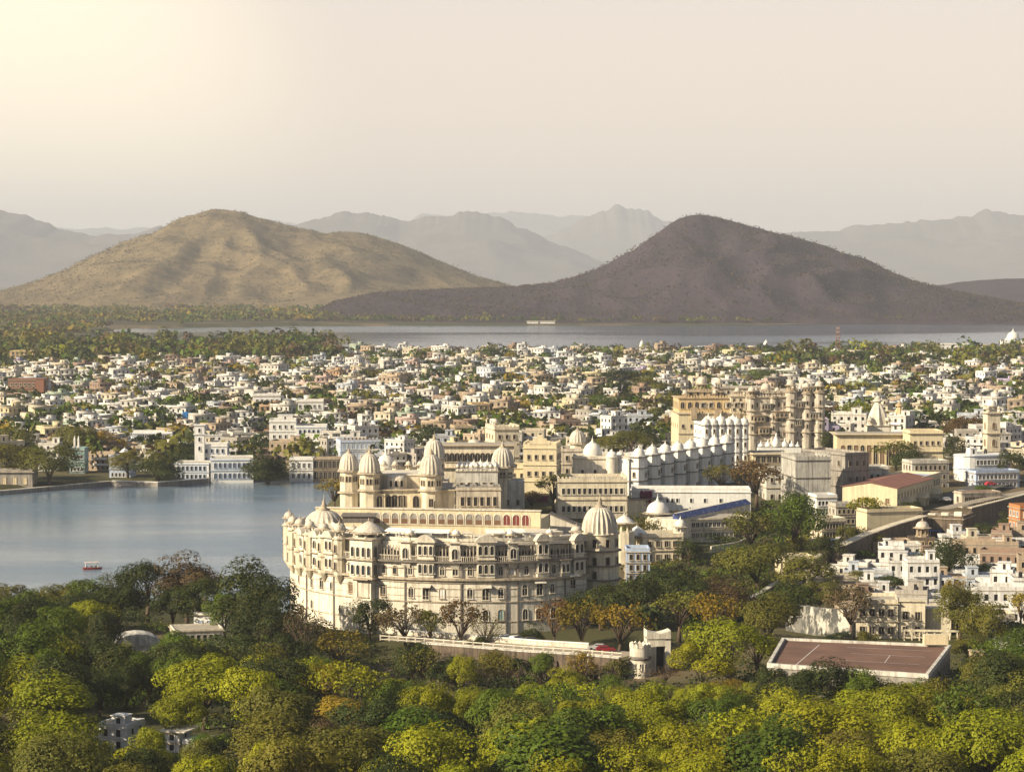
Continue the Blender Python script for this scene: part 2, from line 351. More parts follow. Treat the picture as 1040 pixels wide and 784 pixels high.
mountain('far_ridge',[(180,282),(250,246),(310,226),(345,218),(385,219),(410,227),(440,221),(475,215),(505,222),(540,237),(570,250),(600,262),(660,280),(720,292)],21000,2300,2600,hm3,'hazy bluish ridge between the two near mountains',2.2,1.0,nx=420,ny=90,freq=1/1800,gully=1/2200)
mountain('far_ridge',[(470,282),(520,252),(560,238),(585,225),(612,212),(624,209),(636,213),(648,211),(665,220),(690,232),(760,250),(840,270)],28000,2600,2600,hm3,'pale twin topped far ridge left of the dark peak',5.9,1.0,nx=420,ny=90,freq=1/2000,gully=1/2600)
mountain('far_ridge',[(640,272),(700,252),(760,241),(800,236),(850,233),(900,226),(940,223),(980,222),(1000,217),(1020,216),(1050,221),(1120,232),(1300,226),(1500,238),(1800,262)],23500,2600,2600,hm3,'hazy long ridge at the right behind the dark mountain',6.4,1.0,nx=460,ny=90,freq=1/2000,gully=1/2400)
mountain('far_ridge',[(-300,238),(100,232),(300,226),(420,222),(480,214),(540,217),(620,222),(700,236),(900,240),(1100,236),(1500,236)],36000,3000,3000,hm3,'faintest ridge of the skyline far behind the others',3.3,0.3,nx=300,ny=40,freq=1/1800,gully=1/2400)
mountain('foothill',[(860,302),(900,296),(950,289),(1000,284),(1050,282),(1120,284),(1250,296)],5900,500,600,hm1,'low dark foothill at the right edge behind the mountain',8.8,0.25,nx=120,ny=40,jag=.03,jf=4,yf=.55)
# ------------------------------------------------------------------ haze
hz = MB().box(-17500,17500,-260,50400,-20,1400).obj('haze', None)
hz.data.materials.clear(); hm_ = bpy.data.materials.new('haze_air'); hm_.use_nodes = True; t = hm_.node_tree; t.nodes.clear()
o_ = t.nodes.new('ShaderNodeOutputMaterial'); pv = t.nodes.new('ShaderNodeVolumePrincipled')
pv.inputs['Color'].default_value = (0.80,0.86,0.98,1); pv.inputs['Density'].default_value = 0.000052; pv.inputs['Anisotropy'].default_value = 0.0
t.links.new(pv.outputs[0], o_.inputs['Volume']); hz.data.materials.append(hm_); tag(hz,'thin dusty haze over the valley','haze',kind='stuff')
hz.display_type = 'WIRE'
# ------------------------------------------------------------------ trees
def leaf_mat(name, vary=0.5, use_attr=False, transl=0.20):
    m, t, p = mat(name); oi = N(t,'ObjectInfo')
    base = oi.outputs['Color']
    if use_attr:
        a = N(t,'Attribute',attribute_name='tint'); base = a.outputs['Color']
    pos = world_pos(t); n1 = noisef(t,pos,0.45,3,0.6); n2 = noisef(t,pos,2.4,2)
    hs = N(t,'HueSaturation',Saturation=1.0); L(t,base,hs.inputs['Color'])
    L(t, ramp(t,n1,[(0.3,0.5),(0.7,1.0)]), hs.inputs['Value'])
    warm = mixc(t, ramp(t,n2,[(0.5,0),(0.8,vary)]), hs.outputs[0], (0.26,0.19,0.015))
    L(t,warm,p.inputs['Base Color']); p.inputs['Roughness'].default_value = 0.65; p.inputs['Specular IOR Level'].default_value = 0.2
    tr = N(t,'BsdfTranslucent'); L(t, mixc(t,1.0,warm,(1.5,1.5,0.5),'MULTIPLY'), tr.inputs[0])
    ms = N(t,'MixShader'); ms.inputs[0].default_value = transl; L(t,p.outputs[0],ms.inputs[1]); L(t,tr.outputs[0],ms.inputs[2])
    L(t,ms.outputs[0],t.nodes['Material Output'].inputs['Surface']); return m
M['leaf'] = leaf_mat('leaves'); M['leaf_far'] = leaf_mat('distant_leaves',0.3,True,0.15)
rs = np.random.RandomState(11)
def cards(centers, normals, size, rng, jit=0.55):
    """leaf clumps: bent quads lying roughly in the crown's surface"""
    n = len(centers); nn = normals+rng.normal(0,jit,(n,3)); nn /= np.linalg.norm(nn,axis=1)[:,None]+1e-9
    a = np.cross(nn, rng.normal(0,1,(n,3))); a /= np.linalg.norm(a,axis=1)[:,None]+1e-9; b = np.cross(nn,a)
    s = size*(0.55+0.9*rng.rand(n))[:,None]; w = s*(0.45+0.4*rng.rand(n))[:,None]
    V = np.stack([centers-a*s, centers-b*w+nn*s*0.25, centers+a*s*0.9, centers+b*w+nn*s*0.2],1)
    return V.reshape(-1,3)
def quadmesh(name, V, mats, tint=None):
    n = len(V)//4; me = bpy.data.meshes.new(name)
    me.vertices.add(len(V)); me.vertices.foreach_set('co', V.astype(np.float32).ravel())
    me.loops.add(len(V)); me.loops.foreach_set('vertex_index', np.arange(len(V),dtype=np.int32))
    me.polygons.add(n); me.polygons.foreach_set('loop_start', np.arange(0,len(V),4,dtype=np.int32))
    try: me.polygons.foreach_set('loop_total', np.full(n,4,dtype=np.int32))
    except Exception: pass
    for m in mats: me.materials.append(m)
    if tint is not None:
        at_ = me.attributes.new('tint','FLOAT_COLOR','POINT'); at_.data.foreach_set('color', np.c_[tint,np.ones(len(tint))].astype(np.float32).ravel())
    me.update(calc_edges=True); return me
def sphere_pts(n, rng):
    v = rng.normal(0,1,(n,3)); return v/(np.linalg.norm(v,axis=1)[:,None])
def crown(kind, seed):
    """crown for a tree one unit tall; lobes carry leaf clumps on their outer shells"""
    rng = np.random.RandomState(seed); P_ = []; Nn = []; sz = []
    spec = {'dense':(26,0.53,0.39,0.33,0.155,9500,0.0135,0.30),'broad':(28,0.62,0.26,0.40,0.145,8500,0.0142,0.3),'airy':(26,0.66,0.26,0.36,0.13,1900,0.019,0.9),
            'bare':(26,0.66,0.28,0.34,0.14,700,0.015,1.1),'tall':(20,0.52,0.42,0.23,0.17,7500,0.0150,0.3)}[kind]
    nl, zc, rz_, rx, rl, nc, cs, jit = spec
    c = []
    while len(c) < nl:
        u = sphere_pts(1,rng)[0]
        if u[2] < -0.35: continue
        k = rng.uniform(0.62,1.0)*(1+0.18*math.sin(3*math.atan2(u[1],u[0])+seed))
        c.append((np.array([u[0]*rx*k,u[1]*rx*k,zc+u[2]*rz_*k]), rl*rng.uniform(0.62,1.25)))
    per = nc//nl
    for q, r in c:
        u = sphere_pts(per,rng); out = q-np.array([0,0,zc-0.1]); out = out/(np.linalg.norm(out)+1e-6)
        keep = (u@out > -0.45)|(u[:,2] > 0.3); u = u[keep]
        rad = r*(0.86+0.20*rng.rand(len(u)))
        P_.append(q+u*rad[:,None]*np.array([1,1,0.85])); Nn.append(u*0.85+np.array([0,0,0.25])+out*0.3)
    P_ = np.concatenate(P_); Nn = np.concatenate(Nn)
    return cards(P_, Nn, cs*1.05, rng, jit), c
def trunk_mb(kind, lobes, seed):
    rng = random.Random(seed); s = MB(); fork = {'dense':0.18,'broad':0.26,'airy':0.3,'bare':0.28,'tall':0.22}[kind]
    r0 = 0.026; s.tube([(0,0,-0.06),(0.006,0.0,fork*0.5),(0.0,0.008,fork)],[r0*1.5,r0,r0*0.85],7)
    for q, r in lobes[:(16 if kind in ('airy','bare') else 7)]:
        e = Vector(q); mid = Vector((e.x*0.4,e.y*0.4,fork+(e.z-fork)*0.55))
        s.tube([(0,0.004,fork-0.02),mid,e],[r0*0.55,r0*0.34,r0*0.10],5)
        if kind in ('airy','bare'):
            for k in range(7 if kind=='bare' else 3):
                d = Vector((rng.uniform(-1,1),rng.uniform(-1,1),rng.uniform(-0.1,1.1))).normalized()*r*1.25
                st = mid.lerp(e,rng.uniform(0.4,1)); s.tube([st,st+d],[r0*0.14,r0*0.04],3)
    return s
PROTO = {}
for kind, nv in (('dense',6),('broad',3),('airy',3),('bare',2),('tall',2)):
    PROTO[kind] = []
    for i in range(nv):
        V, lob = crown(kind, 100*len(PROTO)+i)
        PROTO[kind].append((quadmesh('crown',V,[M['leaf']]), trunk_mb(kind,lob,i).mesh('trunk',[M['bark']],True)))
def palm_meshes(seed):
    rng = random.Random(seed); s = MB(); s.tube([(0,0,-0.05),(0.01,0,0.4),(0.03,0.01,0.78)],[0.03,0.02,0.018],8)
    V = []
    for i in range(26):
        a = i*2.4; el = rng.uniform(-0.3,1.1); Lf = rng.uniform(0.26,0.36)
        for k in range(9):
            t0 = k/9; t1 = (k+1.15)/9; w = 0.035*math.sin(math.pi*min(1,(k+0.8)/9.5))+0.006
            def q(tt): return Vector((0.03+math.cos(a)*Lf*tt*math.cos(el*(1-tt*0.4)), 0.01+math.sin(a)*Lf*tt*math.cos(el*(1-tt*0.4)), 0.78+Lf*(math.sin(el)*tt-0.75*tt*tt)))
            sd = Vector((-math.sin(a),math.cos(a),0.0))*w; dn = Vector((0,0,-w*0.6))
            V += [q(t0)-sd+dn, q(t0), q(t1), q(t1)-sd+dn, q(t0), q(t0)+sd+dn, q(t1)+sd+dn, q(t1)]
    return quadmesh('fronds',np.array(V),[M['leaf']]), s.mesh('trunk',[M['bark']],True)
PROTO['palm'] = [palm_meshes(5)]
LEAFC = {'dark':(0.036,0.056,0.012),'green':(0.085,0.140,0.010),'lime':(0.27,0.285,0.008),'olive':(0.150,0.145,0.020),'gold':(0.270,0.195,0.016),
         'russet':(0.150,0.085,0.032),'grey':(0.130,0.098,0.055),'brown':(0.105,0.062,0.030)}
CWORD = {'dark':'dark green','green':'mid green','lime':'bright yellow green','olive':'olive green','gold':'golden yellow','russet':'russet','grey':'grey brown','brown':'dull brown'}
TREES = []      # (object, kind, colour)
def tree_xy(kind, c, x, y, h, w=None, name='tree', z=None, small=False):
    rng = random.Random(int(x*13+y*7)); i = rng.randrange(len(PROTO[kind])); cm, tm = PROTO[kind][i]
    t = thing({'palm':'palm_tree'}.get(kind,name), None, 'tree', (x,y,gz(x,y) if z is None else z), rng.uniform(0,6.28))
    natural = {'dense':0.80,'broad':0.98,'airy':0.88,'bare':0.86,'tall':0.62,'palm':0.6}[kind]
    w = w or h*natural; s = w/natural
    b = LEAFC[c]; k = rng.uniform(0.8,1.22); hsh = rng.uniform(-0.10,0.10)
    sx, sy = s*rng.uniform(.86,1.16), s*rng.uniform(.86,1.16); t.rotation_euler = (rng.uniform(-.09,.09),rng.uniform(-.09,.09),t.rotation_euler.z)
    o = inst(cm,'fronds' if kind=='palm' else 'crown',t,scl=(sx,sy,h)); o.color = (b[0]*k*(1+hsh),b[1]*k,b[2]*k*(1-hsh),1)
    inst(tm,'trunk',t,scl=(s,s,h)); TREES.append((t,kind,c,h,w)); return t
def G(px, py):
    z = 5.0
    for _ in range(25):
        p = at(px,py,z); z = 0.5*z+0.5*gz(p.x,p.y)
    return at(px,py,z)
def tree(kind, c, px, ytop, ybase, wpx=None, z=None):
    """a tree whose foot stands where the photograph shows it, with its measured height and spread"""
    p = G(px,ybase) if z is None else at(px,ybase,z)
    h = zat(ytop,p.y)-p.z; w = wpx*p.y/F if wpx else None
    return tree_xy(kind,c,p.x,p.y,h,w,z=None if z is None else z)
# ------------------------------------------------------------------ building parts shared by the palace and the town
_cache = {}
def arch_pts(w, h, arch, n=7):
    if not arch: return [(-w/2,0),(w/2,0),(w/2,h),(-w/2,h)]
    r = w/2; top = h-r*1.15; pts = [(-w/2,0),(w/2,0)]
    for i in range(n+1):
        a = math.pi*i/n; pts.append((r*math.cos(a), top+r*1.15*math.sin(a)**0.85 if 0<i<n else top))
    return pts
def window_mesh(w, h, arch=True, pane='dark', frame='trim', hood=0.0, sill=True, panel=None, ft=0.16, proud=0.16):
    key = ('w',w,h,arch,pane,frame,hood,sill,panel,ft,proud)
    if key in _cache: return _cache[key]
    s = MB(); inn = arch_pts(w,h,arch); n = len(inn)
    cx = sum(p[0] for p in inn)/n; cz = h*0.5
    out = [(x+(ft if x>cx+1e-6 else -ft if x<cx-1e-6 else 0)*1.0, z+(ft if z>h*0.3 else -ft*0.4)) for x,z in inn]
    vs = [(x,-0.03,z) for x,z in inn]; s.add(vs,[tuple(range(n))],1)
    vs = [(x,-proud,z) for x,z in inn]+[(x,-proud,z) for x,z in out]+[(x,0.02,z) for x,z in inn]+[(x,0.02,z) for x,z in out]
    fs = []
    for i in range(n):
        j = (i+1)%n; fs += [(i,j,j+n,i+n),(j,i,i+2*n,j+2*n),(i+n,j+n,j+3*n,i+3*n)]
    s.add(vs,fs,0)
    if panel: s.box(-w/2+0.02,w/2-0.02,-0.10,-0.04,0.02,h*0.45,2)
    elif w > 1.0: s.box(-0.05,0.05,-0.08,-0.035,0.05,h*0.9,0)
    if sill: s.box(-w/2-ft*1.6,w/2+ft*1.6,-proud-0.22,0,-0.22,-0.07,0)
    if hood: s.add([(-w/2-hood*.5,-hood,h+ft+0.05),(w/2+hood*.5,-hood,h+ft+0.05),(w/2+hood*.5,0,h+ft+0.55),(-w/2-hood*.5,0,h+ft+0.55),
                    (-w/2-hood*.5,-hood,h+ft+0.17),(w/2+hood*.5,-hood,h+ft+0.17),(w/2+hood*.5,0,h+ft+0.70),(-w/2-hood*.5,0,h+ft+0.70)],
                   [(0,3,2,1),(4,5,6,7),(0,1,5,4),(1,2,6,5),(2,3,7,6),(3,0,4,7)],0)
    me = s.mesh('window',[M[frame],M[pane],M[panel or pane]]); _cache[key] = me; return me
def dome_mb(r, h, z0=0, flute=0, fd=0.06, bulge=1.04, n=None, neck=0.3):
    """onion-shouldered dome with a drum lip, lotus cap and spike; z0 is its springing"""
    s = MB(); prof = [(r*1.10,z0),(r*1.10,z0+0.10*h*neck),(r*0.99,z0+0.12*h*neck)]
    for i in range(11):
        t = i/10; a = t*math.pi/2
        prof.append((r*(bulge*math.cos(a)**0.82 if t<1 else 0.06)*(1-0.04*(1-t)), z0+0.06*h+0.90*h*math.sin(a)**1.05))
    n = n or (max(16,flute*4) if flute else 20)
    s.lathe(0,0,prof,n,0,flute,fd if flute else 0)
    f = MB(); zt = z0+h*0.94; k = max(r*0.2,0.16)
    f.lathe(0,0,[(k*1.35,zt-0.02*h),(k*1.5,zt+k*0.35),(k*0.55,zt+k*0.65),(k*0.8,zt+k*1.1),(k*0.35,zt+k*1.6),(k*0.42,zt+k*2.0),(k*0.10,zt+k*2.6),(k*0.05,zt+k*3.9)],10)
    return s, f
def kiosk_meshes(r, hcol, hd, ncol=6, flute=0, roofm='dome', colm='cream', eave=0.35, shape='dome', base=0.35):
    key = ('k',r,hcol,hd,ncol,flute,roofm,colm,eave,shape,base)
    if key in _cache: return _cache[key]
    s = MB(); s.lathe(0,0,[(r*1.12,0),(r*1.12,base)],8,0,a0=math.pi/8)
    for i in range(ncol):
        a = 2*math.pi*(i+0.5)/ncol; s.lathe(r*0.86*math.cos(a),r*0.86*math.sin(a),[(r*0.13,base),(r*0.09,base+hcol*0.5),(r*0.13,base+hcol)],6)
    s.lathe(0,0,[(r*0.98,base+hcol*0.82),(r*0.98,base+hcol)],8,0,a0=math.pi/8)
    z = base+hcol
    s.lathe(0,0,[(r*(1.15+eave),z-0.12),(r*(1.15+eave),z+0.0),(r*1.02,z+0.30)],max(8,ncol),1)
    if shape == 'dome':
        d, f = dome_mb(r,hd,z+0.28,flute,n=14 if not flute else None)
    else:
        d = MB(); d.lathe(0,0,[(r*1.1,z+0.28),(r*0.85,z+0.28+hd*0.35),(r*0.42,z+0.28+hd*0.75),(r*0.08,z+0.28+hd)],ncol,0); f = MB(); f.lathe(0,0,[(0.14,z+0.2+hd),(0.2,z+0.5+hd),(0.03,z+1.2+hd)],8)
    out = (s.mesh('kiosk',[M[colm],M['trim' if colm!='white' else 'white']]), d.mesh('dome',[M[roofm]],R(40)), f.mesh('finial',[M['trim' if roofm!='whitedome' else 'whitedome']],True))
    _cache[key] = out; return out
def kiosk(root, x, y, z, r=1.3, hcol=1.9, hd=1.5, rz=0, **kw):
    b, d, f = kiosk_meshes(r,hcol,hd,**kw)
    k = inst(b,'kiosk',root,(x,y,z),rz); inst(d,'dome',k); inst(f,'finial',k); return k
def dome(root, x, y, z, r, h, flute=0, m='dome', fd=0.06, **kw):
    key = ('d',r,h,flute,m,fd)
    if key not in _cache:
        d, f = dome_mb(r,h,0,flute,fd,**kw); _cache[key] = (d.mesh('dome',[M[m]],R(40)), f.mesh('finial',[M['trim' if m=='dome' else m]],True))
    d, f = _cache[key]; o = inst(d,'dome',root,(x,y,z)); inst(f,'finial',o); return o
def ring_boxes(s, x0, x1, y0, y1, z0, z1, t, mi=0):
    s.box(x0,x1,y0,y0+t,z0,z1,mi); s.box(x0,x1,y1-t,y1,z0,z1,mi); s.box(x0,x0+t,y0+t,y1-t,z0,z1,mi); s.box(x1-t,x1,y0+t,y1-t,z0,z1,mi)
def crenels(s, x0, x1, y, z, t=0.35, w=0.7, gap=0.5, h=0.7, mi=0):
    n = max(1,int((x1-x0)/(w+gap)))
    for i in range(n):
        xa = x0+(x1-x0)*i/n
        s.add([(xa,y,z),(xa+w,y,z),(xa+w,y+t,z),(xa,y+t,z),(xa,y,z+h*0.6),(xa+w,y,z+h*0.6),(xa+w,y+t,z+h*0.6),(xa,y+t,z+h*0.6),(xa+w/2,y,z+h),(xa+w/2,y+t,z+h)],
              [(0,3,2,1),(0,1,5,4),(1,2,6,5),(2,3,7,6),(3,0,4,7),(4,5,8),(7,9,6),(4,8,9,7),(5,6,9,8)],mi)
def windows_on(root, side, w, d, z, n, ww, wh, margin=1.0, skip=(), **kw):
    """a row of n windows on one side of a block whose footprint is w by d about the local origin"""
    me = window_mesh(ww,wh,**kw); span = (w if side in 'fb' else d)-2*margin
    for i in range(n):
        if i in skip: continue
        u = -span/2+span*(i+0.5)/n
        x, y, rz = {'f':(u,-d/2,0),'l':(-w/2,u,-math.pi/2),'r':(w/2,u,math.pi/2),'b':(u,d/2,math.pi)}[side]
        inst(me,'window',root,(x,y,z),rz)
def building(name, label, cat, loc, w, d, h, rz=0, m='cream', floors=2, cols=(4,3), ww=1.1, wh=1.7, arch=False, parapet=0.9, crenel=False,
             cornice='trim', sides='flr', pane='dark', frame=None, deck='roofdeck', hood=0.0, rows=None, deep=6, color=None, z_first=1.0, group=None, overh=0.35):
    """block with string courses, parapet or crenellation, recess framed windows in rows; local -y is its front"""
    t = thing(name,label,cat,loc,rz,group); s = MB(); s.box(-w/2,w/2,-d/2,d/2,-deep,h)
    o = s.obj('wall',M[m],t)
    if color: o.color = color
    fh = h/floors
    for k in range(1,floors+1):
        c = MB(); ring_boxes(c,-w/2-overh,w/2+overh,-d/2-overh,d/2+overh,k*fh-0.28,k*fh-0.06,overh+0.1); c.obj('cornice',M[cornice],t)
    dk = MB(); dk.box(-w/2+0.3,w/2-0.3,-d/2+0.3,d/2-0.3,h-0.03,h+0.06); dk.obj('roof_deck',M[deck],t)
    if parapet:
        pp = MB(); ring_boxes(pp,-w/2-0.004,w/2+0.004,-d/2-0.004,d/2+0.004,h+0.0,h+parapet,0.3)
        if crenel:
            crenels(pp,-w/2,w/2-0.7,-d/2,h+parapet); q = MB(); crenels(q,-d/2,d/2-0.7,-w/2,h+parapet)
            pp.join(q,Matrix.Rotation(-math.pi/2,4,'Z')); pp.join(q,Matrix.Rotation(math.pi/2,4,'Z'))
        po = pp.obj('parapet',M[m],t)
        if color: po.color = color
    fr = frame or ('trim' if m not in ('white','house','ivory') else m)
    if fr == 'house': fr = 'white'
    for k in (rows if rows is not None else range(floors)):
        zz = k*fh+max(0.35,(fh-wh)*0.42)
        for sd in sides:
            n = cols[0] if sd in 'fb' else cols[1]
            if n: windows_on(t,sd,w,d,zz,n,ww,wh,margin=min(1.0,w*0.06),arch=arch,pane=pane,frame=fr,hood=hood)
    return t
def span(pl, pr, Y): return (pr-pl)*Y/F
def spot(pl, pr, Y, d, z): return (xat((pl+pr)/2,Y), Y+d/2, z)
# ------------------------------------------------------------------ the crescent palace
CX, CY_, RR = xat(481,630), 630.0, 47.0
def pol(a, r): return (CX+r*math.sin(a), CY_-r*math.cos(a))
def ang(px):
    lo, hi = -1.52, 0.75
    for _ in range(40):
        mid = (lo+hi)/2; x, y = pol(mid,RR)
        if 520+F*x/y < px: lo = mid
        else: hi = mid
    return (lo+hi)/2
A0, A1 = -1.75, ang(596)
cp = thing('crescent_palace','curved cream lakeside palace with rooftop kiosks and a big ribbed dome at its right end','palace',(CX,CY_,3.0))
ZB = 3.0
def zz(py, Y=583): return zat(py,Y)-ZB
Z1, Z2, Z3 = zz(588), zz(570.5), zz(552)
def arc(s, a0, a1, ro, ri, z0, z1, n=80, mi=0):
    vs = []; fs = []
    for i in range(n+1):
        a = a0+(a1-a0)*i/n
        for r in (ro,ri):
            for z in (z0,z1): vs.append((r*math.sin(a),-r*math.cos(a),z))
    for i in range(n):
        b = i*4; e = b+4
        fs += [(b,e,e+1,b+1),(b+2,b+3,e+3,e+2),(b+1,e+1,e+3,b+3),(b,b+2,e+2,e)]
    fs += [(0,1,3,2),(n*4,n*4+2,n*4+3,n*4+1)]
    return s.add(vs,fs,mi)
def on_wall(me, name, a, r, z, root=cp): return inst(me,name,root,(r*math.sin(a),-r*math.cos(a),z),a)
arc(MB(),A0,A1,RR,RR-11,-6,Z1).obj('wall',M['ivory'],cp)
arc(MB(),A0,A1,RR-0.25,RR-10.8,Z1+0.01,Z2).obj('upper_wall',M['ivory'],cp)
arc(MB(),A0,A1,RR-1.5,RR-10.4,Z2+0.01,Z3).obj('attic_wall',M['ivory'],cp)
arc(MB(),A0,A1,RR-2.2,RR-10.9,Z3+0.004,Z3+0.25).obj('roof_deck',M['ivory'],cp)
arc(MB(),A0,A1,RR-2.0,RR-2.45,Z3+0.25,Z3+1.0).obj('parapet',M['ivory'],cp)
arc(MB(),A0,A1,RR-10.5,RR-10.9,Z3+0.25,Z3+1.1).obj('parapet',M['ivory'],cp)
for z, h, pr, mk in ((Z1-0.35,0.5,0.85,'trim'),(Z1-1.0,0.22,0.3,'trim'),(Z2-0.3,0.42,1.0,'darktrim'),(zz(598.5),0.16,0.14,'trim'),(zz(612),0.24,0.26,'trim'),(zz(632),0.18,0.16,'trim'),(Z1+2.3,0.12,0.02,'trim'),(zz(606),0.10,0.10,'trim')):
    arc(MB(),A0,A1,RR+pr,RR-0.6,z,z+h).obj('cornice',M[mk],cp)
# terrace balustrade in front of the attic loggia, with its shading eave on slim posts
bal = MB(); arc(bal,A0,A1,RR+0.5,RR+0.3,Z2+1.15,Z2+1.32)
for i in range(230):
    a = A0+(A1-A0)*(i+0.5)/230; x, y = (RR+0.4)*math.sin(a), -(RR+0.4)*math.cos(a); bal.lathe(x,y,[(0.10,Z2+0.12),(0.10,Z2+1.15)],4)
bal.obj('balustrade',M['palestone'],cp)
arc(MB(),ang(425),ang(590),RR-0.3,RR-2.0,Z3-0.75,Z3-0.6).obj('eave',M['darktrim'],cp)
po = MB()
for i in range(64):
    a = ang(380)+(ang(590)-ang(380))*i/63; x, y = (RR-0.4)*math.sin(a), -(RR-0.4)*math.cos(a); po.lathe(x,y,[(0.14,Z2+0.1),(0.11,Z3-0.75)],6)
po.obj('post',M['palestone'],cp)['kind'] = 'stuff'
for i in range(34):
    a = ang(384)+(ang(588)-ang(384))*(i+0.5)/34
    on_wall(window_mesh(1.0,2.0,True,'dark','trim'),'door',a,RR-1.5,Z2+0.3)
# drainpipes streaking the tall wall
dp = MB().box(-0.16,0.16,-0.28,0.05,-5,Z2-0.4).mesh('drainpipe',[M['darktrim']])
for px in (311,338.5,378,411,468,514,526,574): on_wall(dp,'drainpipe',ang(px),RR,0.0)
Wn = dict(frame='ivory',pane='dark')
w1 = window_mesh(1.25,2.5,True,**Wn); w2 = window_mesh(1.05,2.1,True,**Wn); wc = window_mesh(1.2,2.4,True,'white','trim'); wh_ = window_mesh(1.5,2.7,False,'dark','ivory',hood=1.3)
wb = window_mesh(0.9,1.9,True,'glass','trim')
zr1, zr2, zu = zz(607.5), zz(630), Z1+0.85
for px, me, z in ((303,w2,zr1),(316,w2,zr1),(326,wh_,zr1),(336,w2,zr1),(356,window_mesh(1.5,2.6,False,'wood','trim'),zr1),(388.5,window_mesh(1.4,2.6,False,'dark','trim'),zr1),(417,w1,zr1),(432,wh_,zr1-0.4),(448.5,wc,zr1),(477,w1,zr1),(493,wh_,zr1-0.4),(508.5,w1,zr1),(533,w1,zr1+0.5),(548,wh_,zr1+0.4),(561,w2,zr1+0.8),(582,wh_,zr1+1.6),
    (316,w2,zr2),(345,w2,zr2),(395,w2,zr2),(432,w2,zr2),(493,w1,zr2),(508.5,window_mesh(1.3,2.5,True,'tealwash','trim'),zr2),(533.5,w1,zr2),(547,w1,zr2),(562,w1,zr2),(577,w2,zr2),
    (322,w2,zu),(331,wb,zu),(341,wb,zu),(354,wb,zu),(389,wb,zu),(400,wb,zu),(416,w2,zu),(448.5,w2,zu),(462,w1,zu),(477,w2,zu),(508.5,w2,zu),(521,wc,zu),(535,w2,zu),(553,w2,zu),(563,w2,zu)):
    on_wall(me,'window',ang(px),RR if z < Z1-1 else RR-0.25,z)
# projecting bays, each stacked over two storeys under a curved roof
def bay(px, w, d, z0, z1, nw, floors=2, roof='bangla', m='ivory', dep=True):
    a = ang(px); s = MB(); s.box(-w/2,w/2,-d,0.6,z0,z1)
    s.add([(-w/2,-d,z0),(w/2,-d,z0),(w/2,0,z0),(-w/2,0,z0),(-w*0.36,-0.1,z0-1.3),(w*0.36,-0.1,z0-1.3)],[(0,1,5,4),(1,2,5),(0,4,3),(2,3,4,5)])
    b = s.mesh('bay',[M[m]]); o = on_wall(b,'bay',a,RR-0.2,0)
    fh = (z1-z0)/floors
    for f in range(floors):
        e = MB(); e.box(-w/2-0.4,w/2+0.4,-d-0.5,0.5,z0+(f+1)*fh-0.25,z0+(f+1)*fh-0.08); inst(e.mesh('ledge',[M['trim']]),'ledge',o)
        me = window_mesh(w/nw*0.60,fh*0.48,True,'dark','ivory',ft=.1)
        for i in range(nw): inst(me,'window',o,(-w/2+w*(i+0.5)/nw,-d,z0+f*fh+fh*0.22))
        for sd in (-1,1): inst(window_mesh(min(0.8,d*0.5),fh*0.5,True,'dark','ivory',ft=.1),'window',o,(sd*w/2,-d/2,z0+f*fh+fh*0.22),sd*math.pi/2)
    if roof == 'bangla':
        s = MB(); n = 10; pf = [(-w/2-.5,z1-.25)]+[((-1+2*i/n)*(w/2+.35),z1+0.1+1.25*(1-abs(-1+2*i/n)**2.2)) for i in range(n+1)]+[(w/2+.5,z1-.25)]
        k = len(pf); s.add([(x,-d-.6,z) for x,z in pf]+[(x,0.6,z) for x,z in pf],[tuple(range(k)),tuple(range(2*k-1,k-1,-1))]+[(i,i+k,(i+1)%k+k,(i+1)%k) for i in range(k)])
        s.box(-w/2-.6,w/2+.6,-d-.75,.5,z1-.45,z1-.252); inst(s.mesh('roof',[M['dome']],R(40)),'roof',o)
    return o
bay(432.5,4.0,0.9,Z1+0.4,Z3+0.7,3); bay(493.5,4.2,0.9,Z1+0.4,Z3+0.8,3); bay(551,3.0,0.8,Z1+0.4,Z3+0.8,2)
bay(462,2.4,0.7,Z1+3.6,Z3+0.3,1,1,None); bay(412,2.4,0.7,Z1+3.6,Z3+0.3,1,1,None); bay(521,2.4,0.7,Z1+3.8,Z3+0.2,1,1,None)
bay(587,2.8,0.9,Z1+0.4,Z3+0.4,2); bay(573,2.4,1.0,Z1+0.3,Z1+4.2,2,1,None); bay(336,3.0,1.2,Z1+0.3,Z3+0.4,2); bay(322,2.6,1.1,Z1+0.3,Z3,1); bay(308,3.0,1.1,Z1+0.2,Z3,1)
# the square corner bay, three storeys on a plinth
a = ang(371); fb = MB(); fb.box(-3.3,3.3,-2.6,1.5,Z1-0.6,Z3+0.6); fb.box(-2.7,2.7,-2.2,1.5,-5,zz(592)); cb = on_wall(fb.mesh('corner_bay',[M['ivory']]),'corner_bay',a,RR-0.5,0)
for k, z in enumerate((Z1+0.4,Z2+0.6)):
    for i in range(4): inst(window_mesh(0.95,2.3,True,'glass' if k==0 else 'dark','ivory',ft=.1),'window',cb,(-2.4+1.6*i,-2.6,z))
    inst(window_mesh(1.1,2.4,True,'glass','trim'),'window',cb,(3.3,-1.3,z),math.pi/2); inst(window_mesh(1.1,2.4,True,'glass','trim'),'window',cb,(-3.3,-1.3,z),-math.pi/2)
inst(window_mesh(3.2,4.0,False,'palestone','trim',hood=1.6),'window',cb,(0.4,-2.2,zz(609)))
for z in (Z1-0.6,Z2-0.2,Z3+0.4): e = MB(); e.box(-3.9,3.9,-3.3,1.4,z,z+0.25); inst(e.mesh('ledge',[M['trim']]),'ledge',cb)
x, y = (RR-1.2)*math.sin(a), -(RR-1.2)*math.cos(a)
kiosk(cp,x,y,Z3+0.5,3.6,1.0,2.4,a,ncol=8,shape='pyr',roofm='dome',colm='ivory',eave=0.12)
